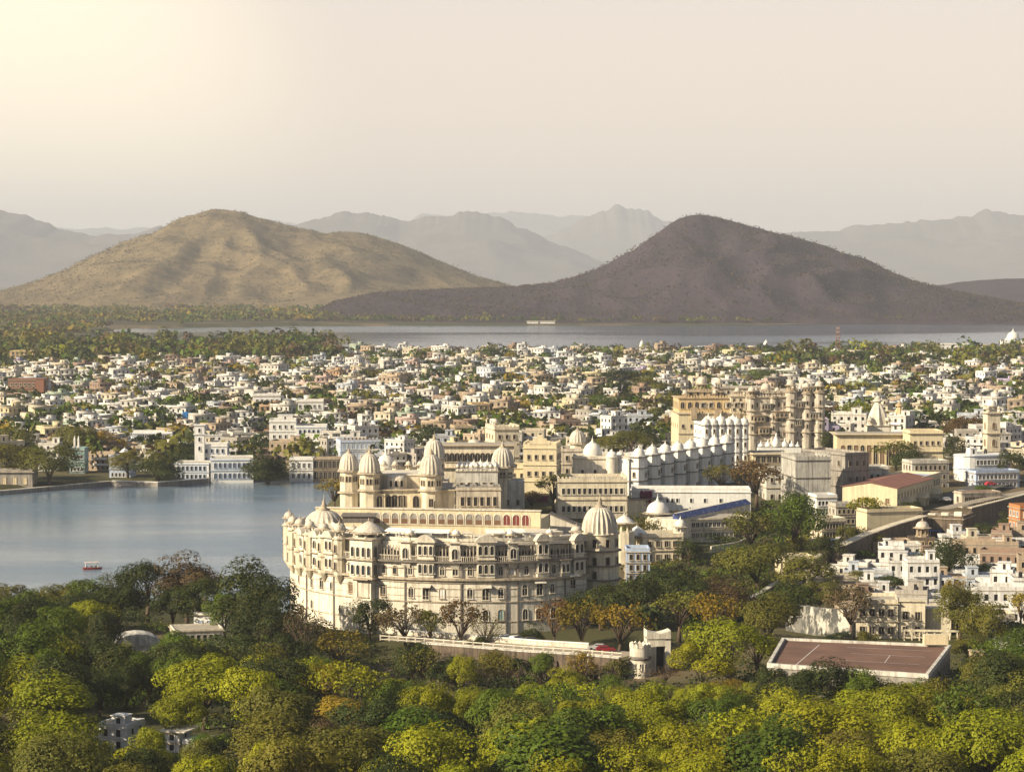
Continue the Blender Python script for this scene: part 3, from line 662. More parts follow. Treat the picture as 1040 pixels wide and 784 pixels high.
# turrets on the lake side, golden sunlight painted in by their yellower cream
tm = MB(); tm.lathe(0,0,[(0.2,-2.2),(1.5,0),(1.5,8.6),(1.9,8.7),(1.9,9.0)],8,a0=math.pi/8); tme = tm.mesh('turret',[M['cream']])
tl = MB(); tl.lathe(0,0,[(1.75,3.9),(1.75,4.2)],8,a0=math.pi/8); tle = tl.mesh('ledge',[M['trim']])
for px in (293.5,298,305,315,329,345):
    o = on_wall(tme,'turret',ang(px),RR+0.3,Z1-0.4); inst(tle,'ledge',o)
    for z in (1.2,5.4): inst(window_mesh(0.7,1.9,True,'dark','trim'),'window',o,(0,-1.40,z))
    x, y = (RR+0.3)*math.sin(ang(px)), -(RR+0.3)*math.cos(ang(px)); kiosk(cp,x,y,Z1+8.6,1.25,1.3,1.3,roofm='dome',colm='ivory')
# kiosks along the roof
for px, r, dz in ((336,1.5,.2),(351,1.1,.2),(412,0.95,0.2),(462,0.95,.3),(521,0.9,.2),(563,0.8,.2),(592,1.3,.3)):
    a = ang(px); x, y = (RR-2.5)*math.sin(a), -(RR-2.5)*math.cos(a); kiosk(cp,x,y,Z3+dz-0.2,r,1.4,r*0.85,a,roofm='whitedome' if r<1.1 else 'dome',colm='ivory')
rngp = random.Random(3)
for i in range(26):
    px = 385+i*8; a = ang(px); r = RR-rngp.uniform(5,9); x, y = r*math.sin(a), -r*math.cos(a); w = rngp.uniform(1.4,3.4); h = rngp.uniform(0.5,1.5)
    s = MB(); s.box(-w/2,w/2,-1.2,1.2,0,h); s.box(-w/2-.2,w/2+.2,-1.4,1.4,h+0.002,h+0.14); inst(s.mesh('skylight',[M['ivory']]),'skylight',cp,(x,y,Z3+0.25),a)
for px in (392,405,425,444,505,528):
    a = ang(px); r = RR-4; s = MB()
    s.add([(-2.2,-1.5,1.9),(2.2,-1.5,1.9),(2.2,1.5,2.5),(-2.2,1.5,2.5),(-2.2,-1.5,2.0),(2.2,-1.5,2.0),(2.2,1.5,2.6),(-2.2,1.5,2.6)],[(0,3,2,1),(4,5,6,7),(0,1,5,4),(1,2,6,5),(2,3,7,6),(3,0,4,7)])
    for u in (-2,2):
        for v in (-1.3,1.3): s.box(u-.06,u+.06,v-.06,v+.06,0,1.95)
    inst(s.mesh('awning',[M['paint']]),'awning',cp,(r*math.sin(a),-r*math.cos(a),Z3+0.25),a)
# domed end block on the lake side, seen over the roof
aL = -1.45; x, y = (RR-7)*math.sin(aL)+1, -(RR-7)*math.cos(aL)+8
s = MB(); s.prism([(x+6.2*math.cos(k*math.pi/4+.39),y+6.2*math.sin(k*math.pi/4+.39)) for k in range(8)],Z3-4,zz(537,640)); s.obj('dome_drum',M['cream'],cp)
dome(cp,x,y,zz(537,640),5.4,5.9,20,'dome',0.07)
s = MB(); s.box(x+5,x+13,y-4,y+4,Z3+0.3,Z3+1.9); s.box(x+4.6,x+13.4,y-4.4,y+4.4,Z3+1.902,Z3+2.1); s.obj('roof_hut',M['darktrim'],cp)
# big ribbed tower at the right end
tx, ty = xat(609.5,599)-CX, 599-CY_
s = MB(); zt = zz(541,599); s.lathe(tx,ty,[(5.0,-6),(4.75,4),(4.6,zt-0.3),(4.9,zt-0.2),(4.9,zt)],32)
s.obj('round_tower',M['cream'],cp,R(30))
tw_root = cp.children[-1] if False else [o for o in bpy.data.objects if o.name.startswith('round_tower')][0]
for py in (559,574,588): e = MB(); z = zz(py,599); e.lathe(tx,ty,[(4.75,z),(5.35,z+0.1),(5.35,z+0.32),(4.72,z+0.4)],32); e.obj('ledge',M['darktrim'],tw_root)
for py in (551,569,583,600):
    for k, da in enumerate((-0.95,-0.30,0.38,1.05)):
        if (py in (583,) and k != 1): continue
        z = zz(py+3,599); inst(window_mesh(0.95,1.9,False,'dark','trim',sill=False),'window',tw_root,(tx+4.68*math.sin(da),ty-4.68*math.cos(da),z),da)
dome(cp,tx,ty,zt,4.4,6.8,22,'dome',0.10)
# ------------------------------------------------------------------ arcaded wing behind the court
aw0 = Vector((xat(320,724),724,0)); aw1 = Vector((xat(549,713),713,0)); dv = (aw1-aw0); LW = dv.length; yaw = math.atan2(dv.y,dv.x); mid = (aw0+aw1)/2
aw = thing('arcaded_wing','long plain cream wing with a row of arched niches under its roof edge','palace wing',(mid.x,mid.y,4.0),yaw)
zt = 21.6-4
s = MB(); s.box(-LW/2,LW/2,0,1.2,-6,zt); s.box(-LW/2+.01,LW/2-.01,1.202,17,-6,zt-2.4); s.obj('wall',M['cream2'],aw)
s = MB(); s.box(-LW/2-0.2,LW/2+0.2,-0.35,1.5,zt+0.002,zt+0.3); s.obj('coping',M['ivory'],aw)
for z in (zt-4.6,): s = MB(); s.box(-LW/2,LW/2,-0.25,0.1,z,z+0.22); s.obj('ledge',M['cream2'],aw)
na = 21
for i in range(na):
    last = i >= na-3
    inst(window_mesh(2.0,3.1,True,'red' if last else 'greystone','ivory',sill=False,panel=None if last else 'wood',ft=0.25),'arch',aw,(-LW/2+6+(LW-9)*(i+0.5)/na,0,zt-4.2))
s = MB(); s.box(LW/2-9,LW/2+5,-12,-0.02,-6,zt-5.0); s.obj('end_block',M['ivory'],aw)
s = MB(); s.box(-LW/2+2,-LW/2+16,-9,-0.02,-6,zt-1.0); s.obj('end_block',M['cream2'],aw)
# ------------------------------------------------------------------ domed pavilion on the terrace
Yp = 742; zb = 20.4
dpv = thing('domed_pavilion','cream pavilion with ribbed domes on its octagonal corner towers above the arcade','palace pavilion',(xat(408,Yp),Yp,zb))
def lx(px, Y=Yp): return xat(px,Y)-xat(408,Yp)
def lz(py, Y=Yp): return zat(py,Y)-zb
s = MB(); s.box(lx(366),lx(462),0,24,-10,lz(498)); s.obj('wall',M['cream'],dpv)
s = MB(); s.box(lx(366)-.8,lx(462)+.8,-1.0,24.5,lz(498)+.002,lz(498)+0.35); s.obj('cornice',M['trim'],dpv)
s = MB(); s.box(lx(380),lx(432),4,22,lz(498)+0.36,lz(484)); s.obj('upper_wall',M['cream'],dpv)
s = MB(); s.box(lx(380)-.3,lx(432)+.3,3.7,22.3,lz(484)+.002,lz(484)+.5); s.obj('parapet',M['ivory'],dpv)
s = MB(); s.box(lx(380),lx(391),-1.6,-0.02,-3,lz(501)); s.obj('porch',M['cream2'],dpv); s = MB(); s.box(lx(416),lx(429),-1.6,-0.02,-3,lz(501)); s.obj('porch',M['cream2'],dpv)
for px, y, w, h in ((385.5,-1.6,1.7,3.4),(394.5,0,1.6,3.4),(400.5,0,2.0,3.6),(406.5,0,1.6,3.4),(410,0,1.0,3.4),(422.5,-1.6,1.8,3.4)): inst(window_mesh(w,h,True,'dark','trim',sill=False),'arch',dpv,(lx(px),y,lz(514.5)))
inst(window_mesh(1.2,2.4,False,'dark','trim',sill=False),'door',dpv,(lx(438),0-3.72,0.1))
s = MB(); s.lathe(lx(402),4.0,[(3.3,lz(497)),(3.3,lz(487)),(2.9,lz(484.5)),(1.6,lz(482.5)),(0.2,lz(482))],16); s.obj('bow_window',M['ivory'],dpv,R(40))
for da in (-0.5,0,0.5): inst(window_mesh(0.9,1.9,True,'dark','ivory',sill=False),'window',dpv,(lx(402)+3.27*math.sin(da),4-3.27*math.cos(da),lz(494.5)),da)
def oct_tower(root, x, y, r, z0, zm, zt, hd, flute=18, wins=True, m='cream', dm='dome', ledges=True):
    o8 = math.pi/8; s = MB(); s.lathe(x,y,[(r,z0),(r,zt)],8,a0=o8); o = s.obj('tower',M[m],root)
    for z in ([zm] if zm else [])+[zt-0.1]: e = MB(); e.lathe(x,y,[(r,z-0.2),(r+0.9,z-0.1),(r+0.9,z+0.1),(r,z+0.5)],8,a0=o8); e.obj('ledge',M['trim'],o)
    ap = r*math.cos(o8)
    if wins:
        for k in range(-2,3):
            da = k*math.pi/4
            for u in (-0.5,0.5): inst(window_mesh(0.6,1.7,True,'dark','trim',sill=False),'window',o,(x+ap*math.sin(da)+u*math.cos(da),y-ap*math.cos(da)+u*math.sin(da),zt-3.3),da)
    dome(root,x,y,zt+0.35,r*1.02,hd,flute,dm,0.08); return o
oct_tower(dpv,lx(375),0.5,3.2,-8,lz(498),lz(480.5),5.9)
oct_tower(dpv,lx(437.5),0.3,3.5,-8,lz(498),lz(482),6.2)
oct_tower(dpv,lx(354,772),30,3.0,-14,lz(500,772),lz(478,772),5.6)
oct_tower(dpv,lx(441,776),34,3.3,-14,None,lz(466,776),6.2)
kiosk(dpv,lx(393,790),40,lz(478,790),3.0,1.0,4.2,0,ncol=8,roofm='whitedome',colm='ivory')
s = MB(); s.box(lx(366),lx(452),24.1,50,-14,lz(487,780)); s.obj('rear_wall',M['palestone'],dpv)
for x in (386,398,412,424,445): kiosk(dpv,lx(x),20,lz(498)+0.35 if x==445 else lz(484)+.5,0.9,1.1,1.0,0,colm='cream')
# ------------------------------------------------------------------ service blocks right of the pavilion
b = building('service_block','low shaded grey block with flat roofs beside the domed pavilion','building',spot(463,508,735,12,19.5),span(463,508,735),12,6.6,0.03,'palestone',1,(6,2),1.0,2.6,deep=12,parapet=0.5)
for k in range(4): s = MB(); s.box(-6+k*3.4,-4+k*3.4,-3,-0.5,6.7,7.5+0.3*(k%2)); s.obj('roof_hut',M['greystone'],b)
b = building('dome_cluster','white clustered low domes on a flat block right of the pavilion','building',spot(462,505,775,16,20),span(462,505,775),16,8.5,0.02,'greywhite',1,(5,2),0.9,2.0,deep=12,parapet=0.7)
for k in range(6): dome(b,-5.0+2.1*k,-4.4+1.2*(k%2),9.2,1.7,1.9,0,'whitedome')
for k in range(9): kiosk(b,-6+1.5*k,-7.6,8.6,0.5,0.7,0.6,0,colm='ivory',roofm='whitedome')
b = building('flat_gallery','long gallery with brown flat eaves and dark arches behind the pavilion','palace wing',spot(448,522,805,14,20),span(448,522,805),14,zat(452,805)-20,0.0,'cream',2,(13,3),1.5,2.8,arch=True,parapet=0,deep=14,rows=[1],cornice='stone',overh=1.0)
oct_tower(b,-1.2,6,3.2,6,None,zat(459,830)-20,5.0,0,False,dm='dome')
b = thing('ribbed_dome_tower','squat cream tower under a grey ribbed dome left of the cream hall','palace tower',(xat(510.5,790),790,14))
oct_tower(b,0,0,3.6,-8,zat(483,790)-14,zat(474,790)-14,6.2,20); s = MB(); s.box(-6.5,7,-3.2,6,-8,zat(487,790)-14); s.obj('base_block',M['greywhite'],b)
for k in range(4): inst(window_mesh(0.9,1.7,False,'dark','trim'),'window',b,(-5+3.3*k,-3.2,2.5))
b = building('tower_block','tall pale square block behind the ribbed dome tower','palace block',spot(497,523,872,14,16),span(497,523,872),14,zat(436,872)-16,0.25,'cream',4,(3,3),0.9,1.4,deep=8,rows=[3],crenel=True)
kiosk(b,-2,2,zat(436,872)-15.9,1.0,1.4,1.1)
# ------------------------------------------------------------------ cream hall with stepped gable
Yh = 842; wH = span(535,569,Yh)
b = building('cream_hall','sunlit pale yellow hall with a stepped gable parapet and two rows of small windows','palace hall',spot(533,569,Yh,15,14),wH,15,zat(455,Yh)-14,-0.12,'cream2',3,(4,4),0.95,1.5,deep=8,parapet=1.3,crenel=True,cornice='cream2',rows=[1,2])
h = zat(455,Yh)-14; s = MB(); s.box(-3.6,3.6,-7.7,-7.2,h+1.3,h+2.6); s.box(-2.4,2.4,-7.7,-7.2,h+2.602,h+3.4); s.box(-1.0,1.0,-7.7,-7.2,h+3.402,h+4.6); s.obj('gable',M['cream2'],b)
b = building('stepped_wing','low cream wing of several steps left of the cream hall','palace wing',spot(520,536,850,12,14),span(518,536,850),12,9.5,-0.12,'cream2',2,(2,3),0.9,1.5,deep=8)
b = building('terrace_house','long cream terrace house with railings and a striped parapet before the hall','palace wing',spot(563,638,795,20,12),span(563,634,795),20,zat(489,795)-12,0.05,'cream',2,(12,5),1.0,1.9,deep=8,frame='ivory',parapet=1.0,crenel=True)
# grey domed cupola over the shaded return, and the lit front of the bastions
b = building('cupola_block','shaded stone block carrying a grey ribbed cupola behind the bastion wall','palace block',spot(572,600,872,14,14),span(571,601,872),14,zat(458,872)-14,0.0,'palestone',3,(4,3),0.9,1.6,deep=8)
oct_tower(b,0.5,0,2.9,zat(460,872)-14,None,zat(451.5,872)-14,4.6,16,False)
# ------------------------------------------------------------------ bastioned wall with a row of white domes
p0 = Vector((xat(639,850),850,0)); p1 = Vector((xat(738,928),928,0)); dv = p1-p0; LB = dv.length; yw = math.atan2(dv.y,dv.x)
zb = 10.0; hb = zat(466,850)-zb
bw = thing('bastion_wall','tall white palace wall of repeated bastions topped by white domes','palace wing',(p0.x,p0.y,zb),yw)
s = MB(); s.box(0,LB,0,14,-8,hb); s.obj('wall',M['white'],bw)
for z in (hb*0.52,hb-0.4): s = MB(); s.box(-0.5,LB,-0.55,0.2,z,z+0.35); s.obj('cornice',M['darktrim'],bw)
nb = 8
for i in range(nb):
    u = 4+(LB-9)*i/(nb-1); s = MB(); s.prism([(u-3.2,0.3),(u-3.2,-3.3),(u-1.5,-4.6),(u+1.5,-4.6),(u+3.2,-3.3),(u+3.2,0.3)],-8,hb+1.0); o = s.obj('bastion',M['white'],bw)
    for z in (hb*0.53,hb*.8,hb+0.4): e = MB(); e.prism([(u-3.6,0.3),(u-3.6,-3.5),(u-1.7,-5.0),(u+1.7,-5.0),(u+3.6,-3.5),(u+3.6,0.3)],z,z+0.3); e.obj('ledge',M['darktrim'],o)
    for z in (hb*0.62,hb*0.2): inst(window_mesh(0.9,1.7,True,'dark','trim'),'window',o,(u,-4.6,z)); inst(window_mesh(0.9,1.7,True,'dark','trim'),'window',o,(u-3.2,-1.6,z),-math.pi/2)
    inst(window_mesh(0.8,1.5,True,'dark','trim'),'window',bw,(u+5.4,0,hb*0.62)) if i < nb-1 else None
    dome(bw,u,-2.0,hb+1.0,2.1,2.7,0,'whitedome')
Yf = 850; s = MB()
bf = building('bastion_hall','white sunlit front of the bastion wall with round turret and low white domes','palace wing',(xat(611,852),859,zb),span(583,640,852),14,hb,0.0,'ivory',2,(4,2),0.95,1.7,arch=True,deep=8)
s = MB(); xT = xat(622,850)-xat(611,852); s.lathe(xT,-7.2,[(2.1,-8),(2.1,hb+0.2),(2.4,hb+0.3),(2.4,hb+0.6)],16); s.obj('turret',M['ivory'],bf,R(40)); dome(bf,xT,-7.2,hb+0.6,1.9,2.0,0,'whitedome')
dome(bf,xat(602,855)-xat(611,852),-3.5,hb+0.5,3.4,5.0,0,'whitedome'); dome(bf,xat(630,855)-xat(611,852),-4,hb+0.5,1.5,1.6,0,'whitedome')
# ------------------------------------------------------------------ white block with domed bays
Yw = 956; zb = 11; hw = zat(432,Yw)-zb
wb_ = building('white_domed_block','tall white block of clustered turrets with white domes before the sandstone palace','palace block',(xat(733,Yw),Yw+9,zb),span(712,754,Yw),18,hw,0.18,'white',4,(5,4),0.9,1.6,arch=True,deep=8,cornice='darktrim')
for i in range(6):
    x = -8+3.1*i; s = MB(); s.lathe(x,-9.2,[(1.7,-8),(1.7,hw+0.2),(2.0,hw+0.4),(2.0,hw+0.8)],8,a0=math.pi/8); o = s.obj('turret',M['white'],wb_)
    for k in range(1,5): e = MB(); e.lathe(x,-9.2,[(2.05,hw*k/4-0.2),(2.05,hw*k/4+0.05)],8,a0=math.pi/8); e.obj('ledge',M['darktrim'],o); inst(window_mesh(0.7,1.6,True,'dark','trim'),'window',o,(x,-9.2-1.57,hw*k/4-3.0))
    dome(wb_,x,-9.2,hw+0.8,1.7,2.1,0,'whitedome')
for i in range(3): dome(wb_,-5+5*i,-2,hw+0.6,2.3,2.7,0,'whitedome')
# ------------------------------------------------------------------ the great sandstone palace
Yg = 1040; zb = 15; X0 = xat(760,Yg)
gp = thing('sandstone_palace','huge tan stone palace with towering facade and octagonal turrets on the ridge','palace',(X0,Yg,zb),0.06)
def gx(px): return xat(px,Yg)-X0
def gzv(py): return zat(py,Yg)-zb
def tier(nm, pl, pr, y0, y1, py0, py1, m, cols=0, rows=0, ww=0.9, wh=1.5, arch=True, led=None, cren=True):
    z0, z1 = (-10 if py0 is None else gzv(py0)), gzv(py1); s = MB(); s.box(gx(pl),gx(pr),y0,y1,z0,z1); o = s.obj(nm,M[m],gp)
    e = MB(); ring_boxes(e,gx(pl)-.6,gx(pr)+.6,y0-.6,y1+.6,z1-0.35,z1-0.05,0.7); e.obj('ledge',M['trim'],o)
    if cren: e = MB(); crenels(e,gx(pl),gx(pr)-.7,y0,z1+0.01,h=1.1); e.obj('crenellation',M[m],o)
    zt = max(z0,0)
    for r in range(rows):
        zr = zt+(z1-zt)*(r+0.28)/rows
        if r: e = MB(); e.box(gx(pl)-.3,gx(pr)+.3,y0-.4,y0-0.01,zt+(z1-zt)*r/rows-.15,zt+(z1-zt)*r/rows+.1); e.obj('ledge',M['trim'],o)
        for c in range(cols): inst(window_mesh(ww,wh,arch,'dark','trim'),'window',o,(gx(pl)+(gx(pr)-gx(pl))*(c+0.5)/cols,y0,zr))
        for c in range(4): inst(window_mesh(ww,wh,arch,'dark','trim'),'window',o,(gx(pl),y0+(y1-y0)*(c+0.5)/4,zr),-math.pi/2)
    return o
tier('wall',688,757,-4,22,None,419,'cream2',8,2)
tier('upper_wall',690,742,2,22,419,404,'ochre',7,1,1.6,2.6)
tier('upper_wall',742,762,-1,20,419,402,'cream',3,2)
tier('attic',700,735,6,22,404,398,'stone',5,1)
tier('attic',733,792,12,30,404,395,'palestone',8,1,cren=False)
tier('wall',757,832,-8,24,None,402,'palestone',13,4,1.1,2.1)
for px_,py_,w_ in ((768,428,5),(775,416,4),(791,424,6),(809,414,3.5),(824,425,4),(773,440,4.5),(808,432,3)):
    s = MB(); s.box(gx(px_)-w_/2,gx(px_)+w_/2,-9.4,-8.01,gzv(py_),gzv(py_-7)); s.box(gx(px_)-w_/2-.4,gx(px_)+w_/2+.4,-10,-8.01,gzv(py_-7)+.002,gzv(py_-7)+.25); o = s.obj('balcony',M['stone' if w_>4.2 else 'greywhite'],gp)
    for k in range(3): inst(window_mesh(w_*.2,1.6,True,'dark','trim'),'window',o,(gx(px_)+(k-1)*w_*.31,-9.4,gzv(py_)+.7))
tier('upper_wall',759,800,-6,22,402,398,'palestone',7,1)
tier('upper_wall',798,832,-6,22,405,397,'palestone',6,1)
for px, top, r in ((761,402,2.0),(783,402,1.7),(801,396,2.5),(817,398,2.1),(830,397,2.4)):
    x = gx(px); z1 = gzv(top); s = MB(); s.lathe(x,-7.3,[(r*1.06,-10),(r,z1*0.5),(r,z1),(r+.4,z1+.2)],8,a0=math.pi/8); o = s.obj('turret',M['palestone'],gp)
    for k in (0.35,0.55,0.75,0.98): e = MB(); e.lathe(x,-7.3,[(r*1.02,z1*k-.3),(r+.75,z1*k),(r+.75,z1*k+.2),(r,z1*k+.4)],8,a0=math.pi/8); e.obj('ledge',M['trim'],o)
    for k in (0.42,0.6,0.8): inst(window_mesh(0.7,1.7,True,'dark','trim',sill=False),'window',o,(x,-7.3-r*0.92,z1*k))
    if r > 1.9: kiosk(gp,x,-7.3,z1+.2,r*0.75,1.7,r*0.8,roofm='dome',colm='stone')
for px, y, py, r in ((716,10,398,2.3),(735,14,396,1.6),(697,4,404,1.1),(728,6,404,1.1),(750,2,402,1.2),(779,2,402,2.0),(790,0,402,1.2),(808,4,399,1.3),(826,6,399,1.5),(769,3,403,1.2)):
    kiosk(gp,gx(px),y,gzv(py),r,r*1.1,r*1.3,roofm='dome',colm='stone',ncol=8 if r>2 else 6)
for a_, b_, c_, d_ in ((700,706,425,413),(724,731,428,415),(742,750,432,420)): s = MB(); s.box(gx(a_),gx(b_),-5.6,-4.01,gzv(c_),gzv(d_)); s.obj('balcony',M['stone'],gp)
for px in (712,720,738,746,752): s = MB(); s.box(gx(px)-1.2,gx(px)+1.2,-5.0,-3.9,gzv(414),gzv(408)); o = s.obj('balcony',M['palestone'],gp); inst(window_mesh(1.0,1.7,True,'dark','trim',hood=0.7),'window',o,(gx(px),-5.0,gzv(413)))
# ------------------------------------------------------------------ buildings, walls and roads that can be told apart
def bpx(name, label, cat, pl, pr, ytop, ybase, d, rz=0, z=None, **kw):
    """block placed by its photographed foot, width and height"""
    p = G((pl+pr)/2,ybase) if z is None else at((pl+pr)/2,ybase,z)
    w = span(pl,pr,p.y); h = zat(ytop,p.y)-p.z
    return building(name,label,cat,(p.x,p.y+d/2,p.z),w,d,h,rz,**kw)
def hut(root, x, y, z, w, d, h, m='house', color=None, door=True):
    s = MB(); s.box(x-w/2,x+w/2,y-d/2,y+d/2,z,z+h); s.box(x-w/2-.2,x+w/2+.2,y-d/2-.2,y+d/2+.2,z+h+.002,z+h+.15)
    if door: s.box(x-.4,x+.4,y-d/2-.03,y-d/2+.02,z+0.1,z+min(2,h*.8),1)
    o = s.obj('stair_hut',[M[m],M['dark']],root)
    if color: o.color = color
    return o
def tank(root, x, y, z, r=0.6, m='tank'):
    s = MB()
    for u in (-.4,.4): s.box(x+u-.08,x+u+.08,y-.4,y+.4,z,z+.6)
    s.lathe(x,y,[(r,z+.6),(r,z+1.5),(r*.85,z+1.75),(r*.35,z+1.85),(r*.35,z+1.98)],12); return s.obj('water_tank',M[m],root,R(40))
# --- white house among the foreground trees
Yq = 424; zq = gz(xat(120,Yq),Yq); X = xat(117,Yq); hq = zat(738,Yq)-zq
b = building('rooftop_house','white square house with a rooftop water box rising out of the foreground trees','house',(X,Yq+3.6,zq),span(100,134,Yq),6.5,hq,-0.35,'white',2,(2,2),0.9,1.3,parapet=0.5,frame='white',cornice='white',overh=.1)
hut(b,0.4,-0.6,hq+0.06,2.6,2.4,1.5,'white')
s = MB(); s.box(-4.6,-3.01,-3.8,2.0,hq*0.42,hq*0.42+0.25); s.obj('balcony',M['white'],b)
Yq2 = 422; b = building('rooftop_house','low white house with a slanting flat roof right of the rooftop water box house','house',(xat(176,Yq2),Yq2+3,gz(xat(176,Yq2),Yq2)),span(166,182,Yq2),5,zat(744,Yq2)-gz(xat(176,Yq2),Yq2),-0.3,'white',2,(1,1),0.9,1.4,parapet=0,frame='white')
s = MB(); hh = zat(744,Yq2)-gz(xat(176,Yq2),Yq2); s.box(1.8,6.0,-2.2,2.2,-4,hh-1.1); s.obj('side_wing',M['white'],b); s = MB(); s.box(-2.4,2.6,-3.2,3.2,hh+0.07,hh+0.25); s.obj('roof_slab',M['ivory'],b)
# --- pavilion with grey roof among the lakeside trees
b = bpx('garden_pavilion','long low pavilion with a pale grey roof among the lakeside trees','building',172,222,640,655,9,0.25,m='ivory',floors=1,cols=(7,2),ww=0.9,wh=1.6,parapet=0.3)
b = bpx('garden_pavilion','small white flat roofed house with a blue door by the lakeside trees','building',198,230,624,642,7,-0.1,m='white',floors=1,cols=(3,2),ww=0.9,wh=1.8,pane='bluewash',parapet=0.5,frame='white')
p = G(136,668); t = thing('barrel_roof_shed','shed with a grey rounded roof half hidden below the lakeside pavilion','shed',(p.x,p.y+4,p.z),0.25)
s = MB(); s.box(-5,5,-3,3,-3,2.6); s.obj('wall',M['ivory'],t); s = MB(); vs = []; n = 8
for i in range(n+1):
    a = math.pi*i/n
    for y in (-3.5,3.5): vs.append((5.3*math.cos(a),y,2.62+2.6*math.sin(a)))
s.add(vs,[(2*i,2*i+2,2*i+3,2*i+1) for i in range(n)]+[tuple(range(0,2*n+2,2)),tuple(range(2*n+1,0,-2))]); s.obj('roof',M['greywhite'],t)
# --- gate tower and gateway
p = at(650,690,1.0); zt = p.z; t = thing('gate_tower','squat white round tower with battlements beside the gateway','tower',(p.x,p.y,zt))
r = span(641,662,p.y)/2; h = zat(657,p.y)-zt
s = MB(); s.lathe(0,0,[(r*1.12,-3),(r,h*0.7),(r,h)],20); s.obj('wall',M['ivory'],t,R(30))
s = MB(); s.lathe(0,0,[(r,h*0.62),(r+.3,h*0.66),(r+.3,h*0.7),(r,h*0.74)],20); s.obj('cornice',M['darktrim'],t)
s = MB()
for i in range(14):
    a = i*2*math.pi/14; q = MB(); crenels(q,-.42,.42,-.2,0,t=.4,w=.8,gap=.05,h=1.1); s.join(q,Matrix.Translation((r*.93*math.sin(a),-r*.93*math.cos(a),h))@Matrix.Rotation(a,4,'Z'))
s.obj('battlement',M['ivory'],t)
for da in (-1,-0.5,0,0.5,1.0): inst(window_mesh(0.35,1.6,False,'dark','ivory',sill=False,ft=.08),'window',t,((r+.02)*math.sin(da),-(r+.02)*math.cos(da),h*.3),da)
p = at(668,683,2.0); t = thing('gateway','white gateway block with a tall dark opening and a curved parapet','gate',(p.x,p.y+2,p.z),0.12)
w = span(656,681,p.y); h = zat(646,p.y)-p.z; s = MB(); s.box(-w/2,-w*0.1,-1.8,1.8,-3,h); s.box(w*0.28,w/2,-1.8,1.8,-3,h-1); s.box(-w*0.1,w*0.28,-1.8,1.8,h*0.72,h-0.6); s.obj('wall',M['ivory'],t)
s = MB(); s.box(-w*0.1+.01,w*0.28-.01,0.6,0.9,-1,h*0.72-.01); s.obj('door',M['dark'],t)
s = MB(); vs = []; n = 8
for i in range(n+1):
    u = -1+2*i/n; x = u*w/2
    for y in (-2,2):
        for z in (h-0.6+0.004,h+0.5+0.9*abs(u)**1.5*(1 if u<0 else 0.8)): vs.append((x,y,z))
s.add(vs,[f for i in range(n) for f in ((i*4+1,i*4+5,i*4+7,i*4+3),(i*4,i*4+4,i*4+5,i*4+1),(i*4+2,i*4+3,i*4+7,i*4+6))]+[(0,1,3,2),(n*4,n*4+2,n*4+3,n*4+1)]); s.obj('parapet',M['ivory'],t)
# --- drive in front of the crescent with parapets, retaining wall
def strip(name, pts, w, z_off, m, label, kind='structure', zs=None):
    s = MB(); vs = []
    P = [Vector((q.x,q.y,0)) for q in pts]
    for i, q in enumerate(P):
        d = (P[min(i+1,len(P)-1)]-P[max(i-1,0)]).normalized(); nrm = Vector((-d.y,d.x,0))*w/2
        for sgn in (1,-1):
            v = q+nrm*sgn; z = (zs[i] if zs else gz(q.x,q.y))+z_off; vs.append((v.x,v.y,z))
    s.add(vs,[(2*i+1,2*i+3,2*i+2,2*i) for i in range(len(P)-1)]); o = s.obj(name,m); return tag(o,label,'road',kind=kind)
def wall_line(name, label, pts, t, h, m, cap=None, zs=None, below=3, cat='wall'):
    """free standing or retaining wall following a line of ground points"""
    s = MB(); c = MB()
    P = [Vector((q.x,q.y,0)) for q in pts]; Z = zs or [gz(q.x,q.y) for q in pts]
    o0 = P[0]; vs = []; vc = []
    for i, q in enumerate(P):
        d = (P[min(i+1,len(P)-1)]-P[max(i-1,0)]).normalized(); nrm = Vector((-d.y,d.x,0))
        for off in (t/2,-t/2):
            v = q+nrm*off-o0; vs += [(v.x,v.y,Z[i]-below),(v.x,v.y,Z[i]+h)]
        for off in (t/2+.15,-t/2-.15):
            v = q+nrm*off-o0; vc += [(v.x,v.y,Z[i]+h+.004),(v.x,v.y,Z[i]+h+.3)]
    def fs(n): return [f for i in range(n-1) for f in ((i*4,i*4+1,i*4+5,i*4+4),(i*4+2,i*4+6,i*4+7,i*4+3),(i*4+1,i*4+3,i*4+7,i*4+5))]+[(0,2,3,1),((n-1)*4,(n-1)*4+1,(n-1)*4+3,(n-1)*4+2)]
    r = thing(name,label,cat,o0); s.add(vs,fs(len(P))); s.obj('masonry',M[m],r)
    if cap: c.add(vc,fs(len(P))); c.obj('coping',M[cap],r)
    return r
dr = [at(px,py,5.6) for px,py in ((395,650),(440,653),(490,657),(540,661),(590,664),(640,668),(690,672))]
for q in dr: q.z = 6.0
strip('palace_drive',dr[:6],9,0.25,M['paving'],'pale paved drive below the crescent palace',zs=[6.0]*6)
def offs(pts, d):
    out = []
    for i, q in enumerate(pts):
        e = (pts[min(i+1,len(pts)-1)]-pts[max(i-1,0)]); e.z = 0; e.normalize(); out.append(q+Vector((e.y,-e.x,0))*d)
    return out
wall_line('terrace_wall','rubble retaining wall holding the drive below the crescent palace',offs(dr,5.4)[1:6],0.7,0.15,'rubble','greywhite',zs=[6.1]*5,below=9)
